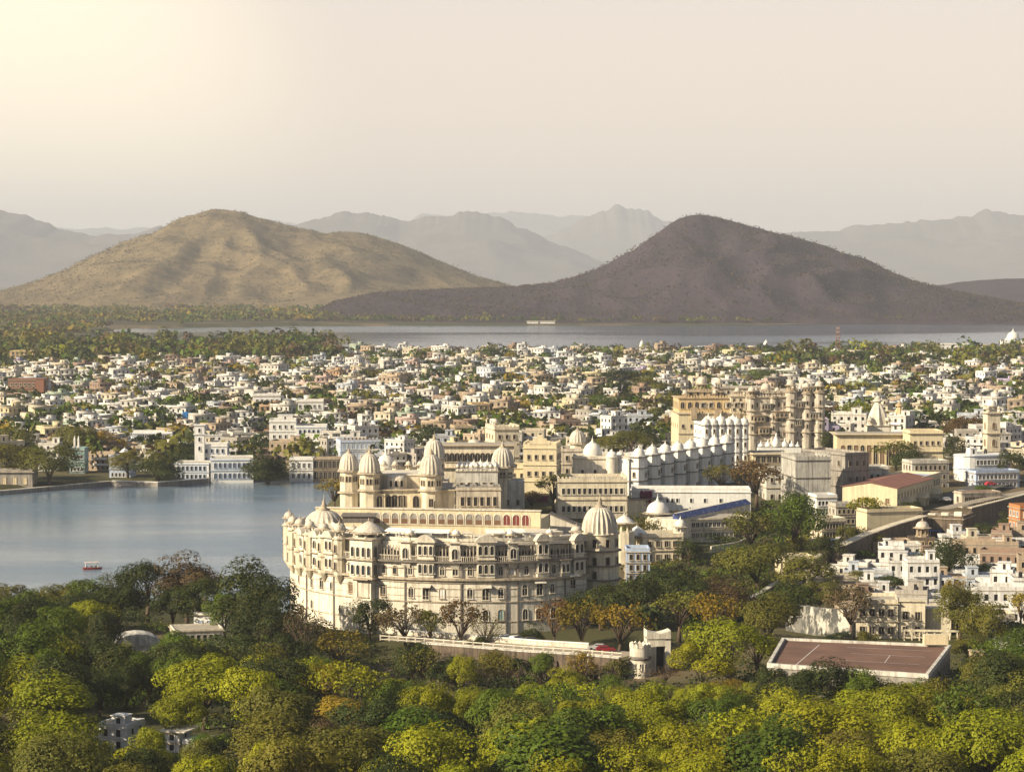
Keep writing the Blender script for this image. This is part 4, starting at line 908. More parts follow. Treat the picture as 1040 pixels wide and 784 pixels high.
for k in range(11):
    q = offs(dr,6.2)[1].lerp(offs(dr,6.2)[5],(k+.5)/11); b = thing('buttress','stone buttress against the retaining wall of the palace drive','buttress',(q.x,q.y,-2.5),0.0,'buttresses of the terrace wall'); s = MB(); s.add([(-.7,-1.4,0),(.7,-1.4,0),(.7,.5,0),(-.7,.5,0),(-.7,-.2,7.2),(.7,-.2,7.2),(.7,.5,7.6),(-.7,.5,7.6)],[(0,3,2,1),(4,5,6,7),(0,1,5,4),(1,2,6,5),(2,3,7,6),(3,0,4,7)]); s.obj('masonry',M['rubble'],b)
fen = thing('balustrade','white railed parapet along the outer edge of the palace drive','railing',offs(dr,4.4)[0])
s = MB(); o0 = fen.location.copy(); L_ = offs(dr,4.4)
for a, b2 in zip(L_[:-2],L_[1:-1]):
    d = b2-a; n = 5
    for k in range(n):
        q = a+d*(k/n)-o0; s.box(q.x-.16,q.x+.16,q.y-.16,q.y+.16,0.2,1.5)
    s.tube([a-o0+Vector((0,0,.5)),b2-o0+Vector((0,0,.5))],.09,5); s.tube([a-o0+Vector((0,0,1.25)),b2-o0+Vector((0,0,1.25))],.14,5)
s.obj('railing',M['ivory'],fen)
wall_line('parapet_wall','low cream parapet between the drive and the palace foot',offs(dr,-4.6)[:5],0.35,1.0,'ivory','white',zs=[6.2]*5,below=1)
# --- cars and people on the drive
def car(px, py, rz, colr, label, z=6.26, sc=1.0):
    p = at(px,py,z); t = thing('parked_car',label,'car',(p.x,p.y,z),rz,'cars parked around the palace')
    prof = [(-2.1,.35),(2.1,.35),(2.15,.75),(1.9,.92),(1.0,1.0),(0.45,1.48),(-1.3,1.5),(-1.95,1.02),(-2.15,.9)]
    s = MB(); n = len(prof); vs = [(x,-.82 if z<1.2 else -.66,z) for x,z in prof]+[(x,.82 if z<1.2 else .66,z) for x,z in prof]
    s.add(vs,[tuple(range(n)),tuple(range(2*n-1,n-1,-1))]+[(i,i+n,(i+1)%n+n,(i+1)%n) for i in range(n)]); o = s.obj('body',simple('car_paint',colr,0.3,vary=0.05,spec=0.6),t)
    g = MB(); g.box(-1.35,0.5,-.78,.78,1.03,1.36); g.add([(0.98,-.62,1.03),(0.98,.62,1.03),(0.52,.6,1.42),(0.52,-.6,1.42)],[(0,1,2,3)]); g.add([(-1.9,-.62,1.06),(-1.9,.62,1.06),(-1.36,.6,1.45),(-1.36,-.6,1.45)],[(3,2,1,0)]); g.obj('window',M['glass'],t)
    for x in (-1.3,1.3):
        for y in (-.8,.8): wl = MB(); wl.tube([(x,y-.1,.33),(x,y+.1,.33)],.33,12); wl.obj('wheel',M['tank'],t)
    return t
car(514,650.5,0.35,(.75,.75,.75),'white parked car under the crescent wall, left of its white neighbour')
car(524,651.5,0.9,(.8,.8,.8),'white parked car under the crescent wall, right one of the white pair')
car(541,653,0.1,(.05,.05,.055),'black parked car right of the two white cars below the crescent palace')
car(607,660,2.9,(.3,.3,.3),'grey car standing under the golden trees by the palace drive')
car(615,662,0.1,(.22,.012,.02),'red car standing beside the grey car under the golden trees')
def person(px, py, z, shirt, trousers, label, rz=0):
    p = at(px,py,z); me = bpy.data.meshes.new('person'); bm = bmesh.new()
    J = [((0,0,.95),.13),((0,0,1.15),.14),((0,0,1.42),.17),((0,0,1.52),.06),((0,0,1.66),.10),((0,0,1.74),.08),((-.1,0,.9),.10),((-.12,.03,.5),.07),((-.12,0,.08),.05),((-.12,-.14,.04),.045),((.1,0,.9),.10),((.13,-.06,.5),.07),((.14,.04,.08),.05),((.14,-.1,.04),.045),
         ((-.2,0,1.42),.065),((-.27,.02,1.15),.05),((-.25,-.06,.9),.035),((-.25,-.08,.80),.03),((.2,0,1.42),.065),((.27,.02,1.15),.05),((.25,-.08,.9),.035),((.25,-.1,.80),.03)]
    E = [(0,1),(1,2),(2,3),(3,4),(4,5),(0,6),(6,7),(7,8),(8,9),(0,10),(10,11),(11,12),(12,13),(2,14),(14,15),(15,16),(16,17),(2,18),(18,19),(19,20),(20,21)]
    me.from_pydata([j[0] for j in J],E,[]); o = bpy.data.objects.new('person',me); col.objects.link(o); o.location = (p.x,p.y,z); o.rotation_euler.z = rz
    md = o.modifiers.new('skin','SKIN'); o.data.skin_vertices[0].data[0].use_root = True
    for k, j in enumerate(J): o.data.skin_vertices[0].data[k].radius = (j[1],j[1]*.85)
    o.modifiers.new('sub','SUBSURF').levels = 1
    m, t, pr = mat('clothing'); zc = N(t,'SeparateXYZ'); tc = N(t,'TexCoord'); L(t,tc.outputs['Object'],zc.inputs[0])
    c = mixc(t, ramp(t, zc.outputs['Z'],[(0.92,0),(0.93,1)]), trousers, shirt); 
    mr_ = N(t,'MapRange'); mr_.inputs['From Min'].default_value = 1.52; mr_.inputs['From Max'].default_value = 1.53; L(t,zc.outputs['Z'],mr_.inputs['Value']); c = mixc(t,mr_.outputs[0],c,(.16,.08,.05))
    L(t,c,pr.inputs['Base Color']); o.data.materials.append(m); tag(o,label,'person'); return o
for (px,py,rz_,c_,lb) in ((1006,493,.35,(.5,.04,.05),'red car on the street below the white rounded building'),(1022,487,.35,(.7,.7,.7),'silver car on the street, above the red one'),(1033,490,.4,(.1,.12,.2),'dark blue car on the street at the right edge of the view'),(978,502,.4,(.75,.75,.72),'white car on the street beside the rusty shop awnings'),(960,509,2.9,(.25,.25,.27),'grey car on the street near the end of the long hall')):
    car(px,py,rz_,c_,lb,z=11.1)
person(593,675,6.26,(.05,.06,.1),(.03,.03,.04),'person in dark clothes standing on the palace drive',0.4)
person(597,676,6.26,(.5,.45,.4),(.05,.05,.06),'person in a pale shirt beside the one in dark clothes on the drive',-0.6)
p = at(655,640,6); t = thing('flagpole','thin white flagpole rising beside the palm behind the gateway','flagpole',(p.x,p.y,6)); s = MB(); s.tube([(0,0,-1),(0,0,zat(598,p.y)-6)],[.14,.07],8); s.obj('mast',M['paint'],t); s = MB(); s.lathe(0,0,[(.02,zat(598,p.y)-6),(.16,zat(598,p.y)-5.85),(.02,zat(598,p.y)-5.7)],8); s.obj('finial',M['gold'],t)
# --- the brown court on its terrace block
zc_ = 12.5; A = at(965,657,zc_); B = at(942,687,zc_); C = at(780,676,zc_); D = at(795,650,zc_)
t = thing('court_block','raised terrace block with a brown playing court and white kerb on its roof','building',(B.x,B.y,zc_))
def lp(v): return (v.x-B.x,v.y-B.y)
quad = [lp(B),lp(A),lp(D),lp(C)]
s = MB(); s.prism(quad,-9,0); s.obj('wall',M['greystone'],t)
cq = Vector((sum(q[0] for q in quad)/4,sum(q[1] for q in quad)/4))
def ins(q, f): return (cq.x+(q[0]-cq.x)*f, cq.y+(q[1]-cq.y)*f)
s = MB(); s.prism([ins(q,.972) for q in quad],0.004,0.03); s.obj('court',M['court'],t)
for i in range(4):
    a, b2 = quad[i], quad[(i+1)%4]; a2, b3 = ins(a,.972), ins(b2,.972); a1, b1 = ins(a,1.012), ins(b2,1.012)
    s = MB(); s.prism([a1,b1,b3,a2],-.35,0.55); s.obj('kerb',M['greywhite'],t)
s = MB()
def cl(u0,v0,u1,v1,w=.05):
    def q(u,v): return Vector(ins(quad[0],.95))*(1-u)*(1-v)+Vector(ins(quad[3],.95))*u*(1-v)+Vector(ins(quad[2],.95))*u*v+Vector(ins(quad[1],.95))*(1-u)*v
    a, b2 = q(u0,v0), q(u1,v1); d = (b2-a).normalized(); nn = Vector((-d.y,d.x))*w; s.add([(a.x+nn.x,a.y+nn.y,.036),(b2.x+nn.x,b2.y+nn.y,.036),(b2.x-nn.x,b2.y-nn.y,.036),(a.x-nn.x,a.y-nn.y,.036)],[(0,3,2,1)])
cl(.08,.35,.55,.35); cl(.08,.62,.55,.62); cl(.85,.08,.78,.9,.06); cl(.06,.85,.6,.85,.06); cl(.3,.35,.3,.62)
s.obj('court_line',M['paint'],t)
for k in range(9):
    a = Vector(lp(B)).lerp(Vector(lp(A)),(k+.5)/9); inst(window_mesh(1.2,2.2,False,'dark','trim'),'window',t,(a.x+.02,a.y,-4.2),math.atan2(A.y-B.y,A.x-B.x))
for k in range(14):
    a = Vector(lp(B)).lerp(Vector(lp(C)),(k+.5)/14); inst(window_mesh(1.2,2.0,False,'dark','greystone'),'window',t,(a.x,a.y-.02,-4.2),math.atan2(B.y-C.y,B.x-C.x))
s = MB(); e = lp(A); s.box(e[0]-5.5,e[0]-.5,e[1]-.6,e[1]+1.6,0.56,2.6); s.obj('stair_hut',M['cream2'],t)
# --- derelict cream house above the court
b = bpx('derelict_house','weathered cream two storey house with broken balconies above the brown court','house',872,915,612,648,12,-0.12,m='cream',floors=2,cols=(4,3),ww=1.2,wh=1.6,parapet=0.8,deep=4)
s = MB(); s.box(5,11,-5.5,-1,-3,8.5); s.box(4.7,11.3,-5.9,-.7,8.502,8.8); s.box(11.2,17,-3,5,-3,6.6); s.obj('side_wing',M['cream'],b)
for z in (1.0,4.4):
    for x in (6.5,9.3): inst(window_mesh(1.1,1.7,False,'dark','trim'),'window',b,(x,-5.5,z))
s = MB()
for k in range(8): s.box(6+1.7*k,6.3+1.7*k,-9.2,-8.9,-3,2.2)
s.box(5.6,18.6,-9.4,-8.7,2.202,2.6); s.obj('colonnade',M['cream'],b)
tank(b,-4,0,9.2)
p = G(812,650); wall_line('ruined_wall','tall blotched white and black old wall left of the derelict house',[G(800,640),G(830,645),G(866,648)],1.2,6.5,'ruin')
# --- fort wall running down the slope
W1 = [G(968,500),G(930,512),G(895,526),G(862,545),G(852,556)]
strip('rampart_road',[at(1060,497,13),at(1000,508,13),at(955,518,13)],5,0.2,M['paving'],'pale rampart road on top of the fort wall',zs=[13.2,13.2,13.2])
wall_line('fort_wall','high dark stone fort wall with a broad cream coping left of the square bastion',[at(848,560,10.2),at(876,547,11.4),at(910,535,12.4),at(938,527,13)],2.6,0.9,'rubble','cream',zs=[10.2,11.4,12.4,13],below=16)
wall_line('fort_wall','dark buttressed stretch of fort wall at the right edge behind the square bastion',[at(985,519,13),at(1040,505,13),at(1090,497,13)],1.2,0.9,'rubble','cream',zs=[13,13,13],below=16)
q = at(962,526,13); b = building('square_bastion','square brown stone bastion projecting from the fort wall with a pale flat roof','bastion',(q.x,q.y+3,13.4-11),15,15,11,-0.42,'rubble',1,(0,4),1.0,2.2,parapet=0.8,deep=8,cornice='trim',deck='paving',rows=[0])
for k in range(3): s = MB(); s.box(-5+4*k,-2.6+4*k,-3+k,-1+k,11.1,11.9+.3*k); s.obj('roof_hut',M['ivory'],b)
thin = [G(852,556),G(838,572),G(822,582),G(806,592),G(790,603),G(772,615),G(752,626),G(728,640)]
wall_line('fort_wall','thin pale topped fort wall stepping down the slope to the trees',thin,1.1,3.2,'greystone','greywhite')
wall_line('fort_wall','crumbling masonry wall on the slope below the cream cottage',[G(845,598),G(880,606),G(905,612)],0.9,3.0,'rubble','trim')
for k, q in enumerate([at(856,556,10.6).lerp(at(938,527,13),i/9) for i in range(10)]):
    pass
b = bpx('row_house','cream row house with a line of windows left of the rampart road','house',829,856,529,548,8,0.35,z=8.5,m='cream',floors=2,cols=(7,2),ww=.8,wh=1.4,deep=6)
b = bpx('row_house','small cream flat roofed house beside the stepping fort wall','house',793,826,567,583,9,0.2,z=6,m='cream2',floors=1,cols=(4,2),ww=1.0,wh=1.6,deep=5,parapet=.6)
b = bpx('row_house','cream shed with a blue awning above the stepping fort wall','house',828,850,549,563,7,0.3,z=7.5,m='ivory',floors=1,cols=(4,2),ww=1.0,wh=1.6,deep=5,deck='bluewash',parapet=0)
b = bpx('row_house','long whitewashed house with a wall of posters below the corner bastion','house',826,848,505,527,9,0.2,z=9,m='white',floors=2,cols=(5,2),ww=.9,wh=1.4,deep=5)
b = bpx('row_house','low grey house between the corner bastion and the gable of the long hall','house',846,868,514,534,8,0.2,z=9,m='greystone2',floors=2,cols=(4,2),ww=.9,wh=1.3,deep=5)
b = bpx('row_house','cream walled yard building in front of the gable of the long hall','house',874,936,519,534,8,0.30,z=10.5,m='cream2',floors=1,cols=(0,0),deep=5,parapet=.8)
b = bpx('row_house','row of low shops with rusty awnings beside the street','house',972,1016,500,513,6,0.32,z=10.5,m='palestone',floors=1,cols=(9,1),ww=1.3,wh=1.8,deep=5,deck='rust',parapet=.3)
strip('street',[at(1070,478,10.5),at(1020,489,10.8),at(985,499,10.8),at(962,508,11)],12,.25,M['asphalt'],'grey street running behind the rampart road',zs=[10.6,10.8,10.8,11])
# --- long hall with red roof
p0 = G(866,519); p1 = G(913,523); p2 = G(974,505)
yaw = math.atan2(p1.y-p0.y,p1.x-p0.x)
def hall(name, label, px_l, px_r, py, Lh, hgt, roofm, yaw, wfront, z, rise=1.6, m='cream2', roofm2=None, cols=16):
    p = at(px_r,py,z); t = thing(name,label,'hall',(p.x,p.y,z),yaw)      # origin: the near corner between gable front and long side
    s = MB(); w = wfront; prof = [(-w,-6),(0,-6),(0,hgt),(-w*.5,hgt+rise),(-w,hgt)]
    s.add([(x,0,zv) for x,zv in prof]+[(x,Lh,zv) for x,zv in prof],[(0,1,2,3,4),(9,8,7,6,5)]+[(i,i+5,(i+1)%5+5,(i+1)%5) for i in (0,1,4)]); s.obj('wall',M[m],t)
    for k, (xa, xb) in enumerate(((0.5,-w*.5),(-w*.5,-w-.5))):
        za = hgt-.15 if k==0 else hgt+rise; zb2 = hgt+rise if k==0 else hgt-.15
        s = MB(); s.add([(xa,-.4,za+.06),(xb,-.4,zb2+.06),(xb,Lh+.4,zb2+.06),(xa,Lh+.4,za+.06),(xa,-.4,za+.22),(xb,-.4,zb2+.22),(xb,Lh+.4,zb2+.22),(xa,Lh+.4,za+.22)],[(0,1,2,3),(7,6,5,4),(0,4,5,1),(1,5,6,2),(2,6,7,3),(3,7,4,0)]); s.obj('roof',M[roofm],t)
    for r_, zv in ((0,1.0),(1,hgt*.56)):
        for k in range(cols): inst(window_mesh(0.95,1.9,r_==1,'dark','cream2'),'window',t,(0,Lh*(k+.5)/cols,zv),math.pi/2)
    for k in range(3): inst(window_mesh(1.3,1.9,False,'wood','cream2'),'window',t,(-w*(k+.5)/3*0.75-1,0,hgt*.35))
    return t
zq_ = 9.5; pr_ = at(911,521,zq_); far = at(968,503,zq_); lf = at(866,517,zq_)
hv = far-pr_; yawq = math.atan2(hv.y,hv.x)-math.pi/2
hall('long_hall','long cream hall with a red brown corrugated roof and rows of side windows','x' and 866,911,521,hv.length*.62,zat(496,pr_.y)-zq_,'rust',yawq,(pr_-lf).length*1.0,zq_,cols=12)
q = pr_+hv*.64
t = building('hall_annexe','cream flat roofed annexe with porches at the far end of the long hall','hall',(q.x-7*math.cos(yawq)+8*-math.sin(yawq)*0,q.y+10,zq_),15,24,8.2,yawq,'cream2',2,(4,7),1.0,1.8,deck='bluewash',deep=6,cornice='cream2')
for k in range(3):
    a = pr_+hv*(.12+.24*k); t = thing('arched_porch',['small gabled porch nearest the gable front of the long hall','middle gabled porch on the side of the long hall','gabled porch of the long hall next to the annexe'][k],'porch',(a.x,a.y,zq_),yawq)
    s = MB(); s.box(0.02,3.2,-2,-1.3,-4,3.2); s.box(0.02,3.2,1.3,2,-4,3.2); s.add([(0.02,-2.4,3.2),(3.5,-2.4,3.2),(3.5,0,4.8),(0.02,0,4.8),(3.5,2.4,3.2),(0.02,2.4,3.2)],[(0,1,2,3),(3,2,4,5),(1,4,2),(0,3,5),(0,5,4,1)]); s.obj('frame',M['cream2'],t)
    s = MB(); s.box(0.1,2.6,-1.29,1.29,-1,3.1); s.obj('doorway',M['dark'],t)
# --- bastion block and old walls below the sandstone palace
b = bpx('corner_bastion','tall weathered white corner bastion with dark string courses','bastion',803,840,467,520,20,0.14,z=9,m='greystone2',floors=3,cols=(2,3),ww=1.3,wh=2.0,arch=True,rows=[0],cornice='darktrim',parapet=1.0,deep=8,crenel=True)
b = bpx('bastion_wing','shaded grey wing with a porch right of the corner bastion','building',838,868,462,510,26,0.5,z=10,m='greystone',floors=3,cols=(3,4),ww=1.2,wh=1.8,cornice='darktrim',parapet=0.8,deep=8,rows=[1,2])
b = bpx('bastion_wing','low whitewashed house against the foot of the shaded bastion wing','building',866,902,476,505,10,0.1,z=10,m='greywhite',floors=2,cols=(5,2),ww=0.9,wh=1.5,deep=6)
b = bpx('ticket_block','cream flat roofed block with a wide shaded veranda below the white pinnacled shrine','building',762,802,461,482,16,0.1,z=13,m='cream2',floors=2,cols=(6,3),ww=1.6,wh=2.2,parapet=0.3,deep=8,overh=0.9)
b = bpx('ticket_block','grey weathered stepped block between the veranda block and the corner bastion','building',776,804,478,512,14,0.1,z=9,m='greywhite',floors=2,cols=(3,2),ww=1.0,wh=1.6,parapet=0.6,deep=6)
# white pinnacled shrine
p = at(792,459,16.5); t = thing('pinnacled_shrine','small bright white shrine with pointed pinnacles in front of the sandstone palace','shrine',(p.x,p.y+3,16.5)); k = p.y/F
s = MB(); s.box(-9,9,-3,3,-6,1.6); s.obj('plinth',M['white'],t)
for dx, hh, r in ((-7.6,1.8,1.3),(-4.6,2.4,1.4),(-1.2,5.2,1.6),(2.4,2.9,1.4),(5.4,2.0,1.3),(7.8,1.4,1.1)):
    s = MB(); s.lathe(dx,0,[(r,2),(r*1.05,2+hh*.3),(r*.7,2+hh*.6),(r*.25,2+hh*.85),(r*.32,2+hh*.9),(.05,2+hh+.8)],12); s.obj('pinnacle',M['white'],t,True)
# --- long colonnaded terrace and its fort wall
zt = 13.5; pa = at(842,459,zt); Yc = 985
b = building('colonnade_hall','long cream colonnade under a flat roof with dark bays behind the terrace','building',(xat(898,Yc),Yc+9,zt),span(838,930,Yc),14,zat(441,Yc)-zt,-0.03,'cream2',1,(0,0),parapet=0,deep=8,cornice='cream2',overh=1.6)
hN = zat(441,Yc)-zt
for k in range(13): inst(window_mesh(1.7,hN*.62,k%3==0,'dark' if k%2 else 'wood','cream2',sill=False),'arch',b,(-17+34*(k+.5)/13,-7,0.4))
b = building('colonnade_wing','cream wing with a blank sunlit front joined to the colonnade hall','building',(xat(942,Yc-15),Yc-6,zt),span(926,960,Yc-15),14,zat(440,Yc-15)-zt,0.05,'cream2',2,(5,2),0.9,1.5,rows=[1],deep=8,cornice='cream2',overh=0.8)
strip('palace_terrace',[at(842,462,14),at(900,458,14),at(958,455,14)],16,0.2,M['dirt'],'paved terrace in front of the colonnade',zs=[14.2]*3)
wall_line('rampart_wall','long dark coped rampart wall below the colonnade terrace',[at(852,472,14),at(900,465,14),at(962,452,14)],1.2,0.8,'greystone','darktrim',zs=[14,14,14],below=14)
b = bpx('barrack_block','shaded pale block with rows of small niches under the rampart','building',922,962,470,498,10,0.22,z=9,m='greywhite',floors=3,cols=(7,3),ww=1.0,wh=1.6,deep=8)
# temple spires
def shikhara(name, label, px, ybase, ytop, w, m, Y):
    z0 = gz(xat(px,Y),Y); zt_ = zat(ytop,Y); h = zt_-z0; t = thing(name,label,'temple',(xat(px,Y),Y,z0)); s = MB()
    s.box(-w,w,-w,w,-6,h*.42); s.obj('hall',M[m],t)
    for zf in (.18,.42): e = MB(); ring_boxes(e,-w-.5,w+.5,-w-.5,w+.5,h*zf-.3,h*zf-.02,.7); e.obj('cornice',M['trim'],t)
    pr = [(w*.92*(1-(i/9)**1.7*.78),h*.42+h*.44*i/9) for i in range(10)]; s = MB(); s.lathe(0,0,pr,16,0,8,.16,math.pi/4); s.obj('spire',M[m],t)
    s = MB(); s.lathe(0,0,[(w*.22,h*.86),(w*.42,h*.875),(w*.42,h*.90),(w*.18,h*.92),(w*.24,h*.94),(w*.05,h*.97),(.03,h)],14); s.obj('finial',M[m],t)
    for sx in (-1,1):
        kiosk(t,sx*w*.75,-w*.75,h*.42,w*.24,h*.07,h*.06,roofm='dome' if m!='white' else 'whitedome',colm='ivory')
    return t
shikhara('temple','white temple with a tall pointed spire behind the colonnade',892,437,401,5.2,'ivory',1085)
shikhara('temple','ochre temple spire right of the white one behind the colonnade',914,437,407,4.4,'ochre',1120)
b = bpx('temple_porch','broad cream porch with little roof domes in front of the temple spires','temple',868,924,428,443,10,0.0,z=14,m='cream2',floors=1,cols=(9,2),ww=1.0,wh=2.4,arch=True,deep=8)
for k in range(4): kiosk(b,-9+6*k,-2,zat(428,at(896,443,14).y)-14,1.2,1.2,1.2,colm='ivory',roofm='whitedome')
# clock tower
Yt = 990; z0 = gz(xat(1008,Yt),Yt); t = thing('clock_tower','slender square cream tower with a domed belvedere at the right edge of town','tower',(xat(1008,Yt),Yt,z0),0.15)
h = zat(418,Yt)-z0; s = MB(); s.box(-2.7,2.7,-2.7,2.7,-6,h); s.obj('wall',M['cream'],t)
for zf in (.3,.62,.98): e = MB(); ring_boxes(e,-3.4,3.4,-3.4,3.4,h*zf-.3,h*zf,.9); e.obj('cornice',M['trim'],t)
for zf in (.08,.4,.7):
    for rz_, x, y in ((0,0,-2.7),(-math.pi/2,-2.7,0),(math.pi/2,2.7,0)): inst(window_mesh(1.3,2.4,True,'wood','trim'),'window',t,(x,y,h*zf),rz_)
for x in (-2.2,2.2): kiosk(t,x,-2.2,h,.6,.9,.7,colm='ivory')
kiosk(t,0,0.3,h,1.9,1.8,2.4,ncol=8,colm='ivory',roofm='whitedome')
b = bpx('gate_block','cream battlemented gate block at the foot of the clock tower','gate',978,1012,448,470,9,0.1,z=12,m='cream',floors=2,cols=(4,2),ww=1.1,wh=2.2,arch=True,crenel=True,deep=6)
# white rounded building by the street
Yr_ = 905; p = at(995,487,11); t = thing('curved_block','white two storey building with a rounded end and long windows by the street','building',(p.x,p.y,11),0.32)
w, d, h = span(968,1024,p.y), 11, zat(461,p.y)-11
pts = [(w/2,-d/2),(w/2,d/2),(-w/2+d/2,d/2)]+[(-w/2+d/2-d/2*math.sin(a),d/2*math.cos(a)) for a in [math.pi*k/8 for k in range(1,8)]]+[(-w/2+d/2,-d/2)]
pts = pts[::-1]; pts = pts if True else pts
s = MB(); s.prism(pts[::-1],-6,h); s.obj('wall',M['white'],t)
for zf in (.48,.97): s = MB(); s.prism([(x*1.03,y*1.06) for x,y in pts[::-1]],h*zf-.2,h*zf); s.obj('cornice',M['bluewash'],t)
for r_ in range(2):
    for k in range(9): inst(window_mesh(1.2,1.7,False,'dark','white'),'window',t,(-w/2+6+(w-7)*(k+.5)/9,-d/2,h*(.12+.5*r_)))
tank(t,3,1,h); hut(t,-3,1,h,3,3,2.2,'white')
b = bpx('street_arcade','long blue grey shop arcade below the white rounded building','building',985,1035,480,496,8,0.32,z=9.5,m='bluewash',floors=2,cols=(10,2),ww=1.2,wh=1.6,deep=5,frame='white')
# --- white terrace building right of the big dome
zt = 9.5; Ya = 815
b = building('white_terrace','long bright white terrace building with a blank parapet and three small openings','building',(xat(703,Ya),Ya+5,zt),span(642,763,Ya),12,zat(499,Ya)-zt,-0.04,'white',1,(0,2),parapet=1.0,deep=6,cornice='white')
hA = zat(499,Ya)-zt
for px in (679,684,689,703,717,733): inst(window_mesh(0.8,1.3,False,'dark','white',sill=False),'window',b,(xat(px,Ya)-xat(703,Ya),-6,hA-3.6))
pL = at(688,527,16.5); pR = at(762,511,16.5)
t = thing('banner_roof','low roof edged with a strip of blue patterned panels before the white terrace building','building',(pL.x,pL.y,10),math.atan2(pR.y-pL.y,pR.x-pL.x)); LL = (pR-pL).length
s = MB(); s.box(0,LL,0,9,-6,6.4); s.obj('wall',M['ivory'],t)
mp, tt, pp_ = mat('blue_pattern_panel'); vv = N(tt,'TexVoronoi',Scale=0.9); L(tt,world_pos(tt),vv.inputs['Vector']); L(tt,ramp(tt,vv.outputs['Distance'],[(.15,(.45,.4,.4)),(.3,(.03,.06,.22)),(.7,(.02,.04,.16))]),pp_.inputs['Base Color'])
s = MB(); s.add([(0.2,-.5,6.45),(LL,-.5,6.45),(LL,1.6,7.9),(0.2,1.6,7.9),(0.2,-.5,6.35),(LL,-.5,6.35),(LL,1.6,6.41),(0.2,1.6,6.41)],[(0,1,2,3),(4,7,6,5),(0,4,5,1),(1,5,6,2),(2,6,7,3),(3,7,4,0)]); s.obj('panel_strip',mp,t)
b = building('long_block','two storey cream block with two long bands of windows below the blue panel roof','building',at(722,548,9)+Vector((0,6,0)),span(690,762,at(722,548,9).y),11,6.4,0.33,'ivory',2,(14,3),1.1,1.35,deep=6,overh=0.5,pane='glass',parapet=.3)
s = MB(); s.box(6,8.4,-5.9,-5.55,0.3,5.6); s.obj('stair_recess',M['dark'],b)
b = bpx('low_block','low cream flat roofed house with an orange shutter near the white kiosk','house',650,690,545,572,10,0.15,z=7,m='cream',floors=2,cols=(4,2),ww=1.1,wh=1.6,deep=6,pane='dark')
wall_line('garden_wall','pale garden wall below the long window block',[at(722,562,8),at(748,558,8),at(770,548,8)],0.5,4.2,'ivory',zs=[6,6,6],below=4)
def free_kiosk(px, ybase, z, r, hc, hd, label, **kw):
    p = at(px,ybase,z); t = thing('garden_kiosk',label,'kiosk',(p.x,p.y,z)); s = MB(); s.lathe(0,0,[(r*1.2,-10),(r*1.2,0)],8,a0=math.pi/8); s.obj('base',M['cream'],t); kiosk(t,0,0,0,r,hc,hd,**kw); return t
free_kiosk(634,541,16,2.6,2.6,1.9,'white domed kiosk right behind the big ribbed dome',ncol=8,roofm='whitedome',colm='cream',shape='pyr')
free_kiosk(668,528,15,3.4,1.8,3.4,'broad round white dome roof above the bare trees',ncol=8,roofm='whitedome',colm='ivory')
free_kiosk(647,556,11,2.9,3.2,2.5,'kiosk with a pale pyramid roof and open sides right of the round tower',ncol=4,roofm='white',colm='cream2',shape='pyr')
free_kiosk(691,541,13,1.7,1.5,2.0,'small white domed kiosk at the corner of the long window block',roofm='whitedome',colm='ivory')
b = bpx('court_kitchen','blue white washed service building in the shade below the pyramid roof kiosk','building',636,660,560,592,9,0.0,z=5.5,m='bluewash',floors=3,cols=(3,2),ww=0.9,wh=1.5,deep=5)
t = thing('roof_shed','dark flat shed roof behind the big ribbed dome','shed',at(645,508,17)+Vector((0,3,0)),0.28); s = MB(); s.box(-8,8,-2,2,-8,0); s.obj('wall',M['cream'],t); s = MB(); s.box(-9,9,-2.6,2.6,.004,.4); s.obj('roof',M['darktrim'],t)
t = thing('stair_roof','steep grey stair roof left of the big ribbed dome','shed',at(577,540,14)+Vector((0,8,0)),-0.1); s = MB(); s.add([(-5,-3,-6),(5,-3,-6),(5,-3,.5),(-5,-3,4.5),(-5,3,-6),(5,3,-6),(5,3,.5),(-5,3,4.5)],[(0,1,2,3),(7,6,5,4),(0,3,7,4),(1,5,6,2)]); s.obj('wall',M['ivory'],t); s = MB(); s.add([(-5.3,-3.3,4.7),(5.3,-3.3,.45),(5.3,3.3,.45),(-5.3,3.3,4.7),(-5.3,-3.3,5.0),(5.3,-3.3,.75),(5.3,3.3,.75),(-5.3,3.3,5.0)],[(0,3,2,1),(4,5,6,7),(0,1,5,4),(1,2,6,5),(2,3,7,6),(3,0,4,7)]); s.obj('roof',M['darktrim'],t)
# bougainvillea
rb = np.random.RandomState(4)
def hedge(label, px0, px1, py, z, hgt, c, n, Y=None):
    a = at(px0,py,z); b2 = at(px1,py,z); u = rb.rand(n); pts = np.c_[a.x+(b2.x-a.x)*u, a.y+(b2.y-a.y)*u+rb.normal(0,.5,n), z+hgt*rb.rand(n)**.8]
    o0 = np.array([a.x,a.y,z]); V = cards(pts-o0, np.tile([0,-.6,.6],(n,1))+rb.normal(0,.3,(n,3)), .34, rb, .5); o = bpy.data.objects.new('bougainvillea',quadmesh('bougainvillea',V,[M['bloom']])); col.objects.link(o); o.location = a; tag(o,label,'shrub'); return o
M['bloom'] = leaf_mat('magenta_bracts',0.0); 
for a in (('magenta bougainvillea hanging at the left end of the white terrace parapet',650,662,515,14.5,5.2,900),('long magenta bougainvillea row below the terrace house railing',574,602,508,13,2.6,900),('short magenta bougainvillea clump left of the small gate posts',606,616,508,13,2.6,400),('dull magenta bougainvillea under the bare tree left of the terrace house',536,556,513,13.5,3.0,600),('magenta bougainvillea beside the white rounded street building',980,988,470,13,3.0,250)):
    o = hedge(*a[:6],None,a[6]); o.color = (.22,.012,.10,1)
b = bpx('arched_veranda','cream arcaded veranda front behind the magenta bougainvillea row','building',566,625,495,512,7,0.03,z=12,m='ivory',floors=1,cols=(12,2),ww=1.1,wh=2.4,arch=True,deep=6)
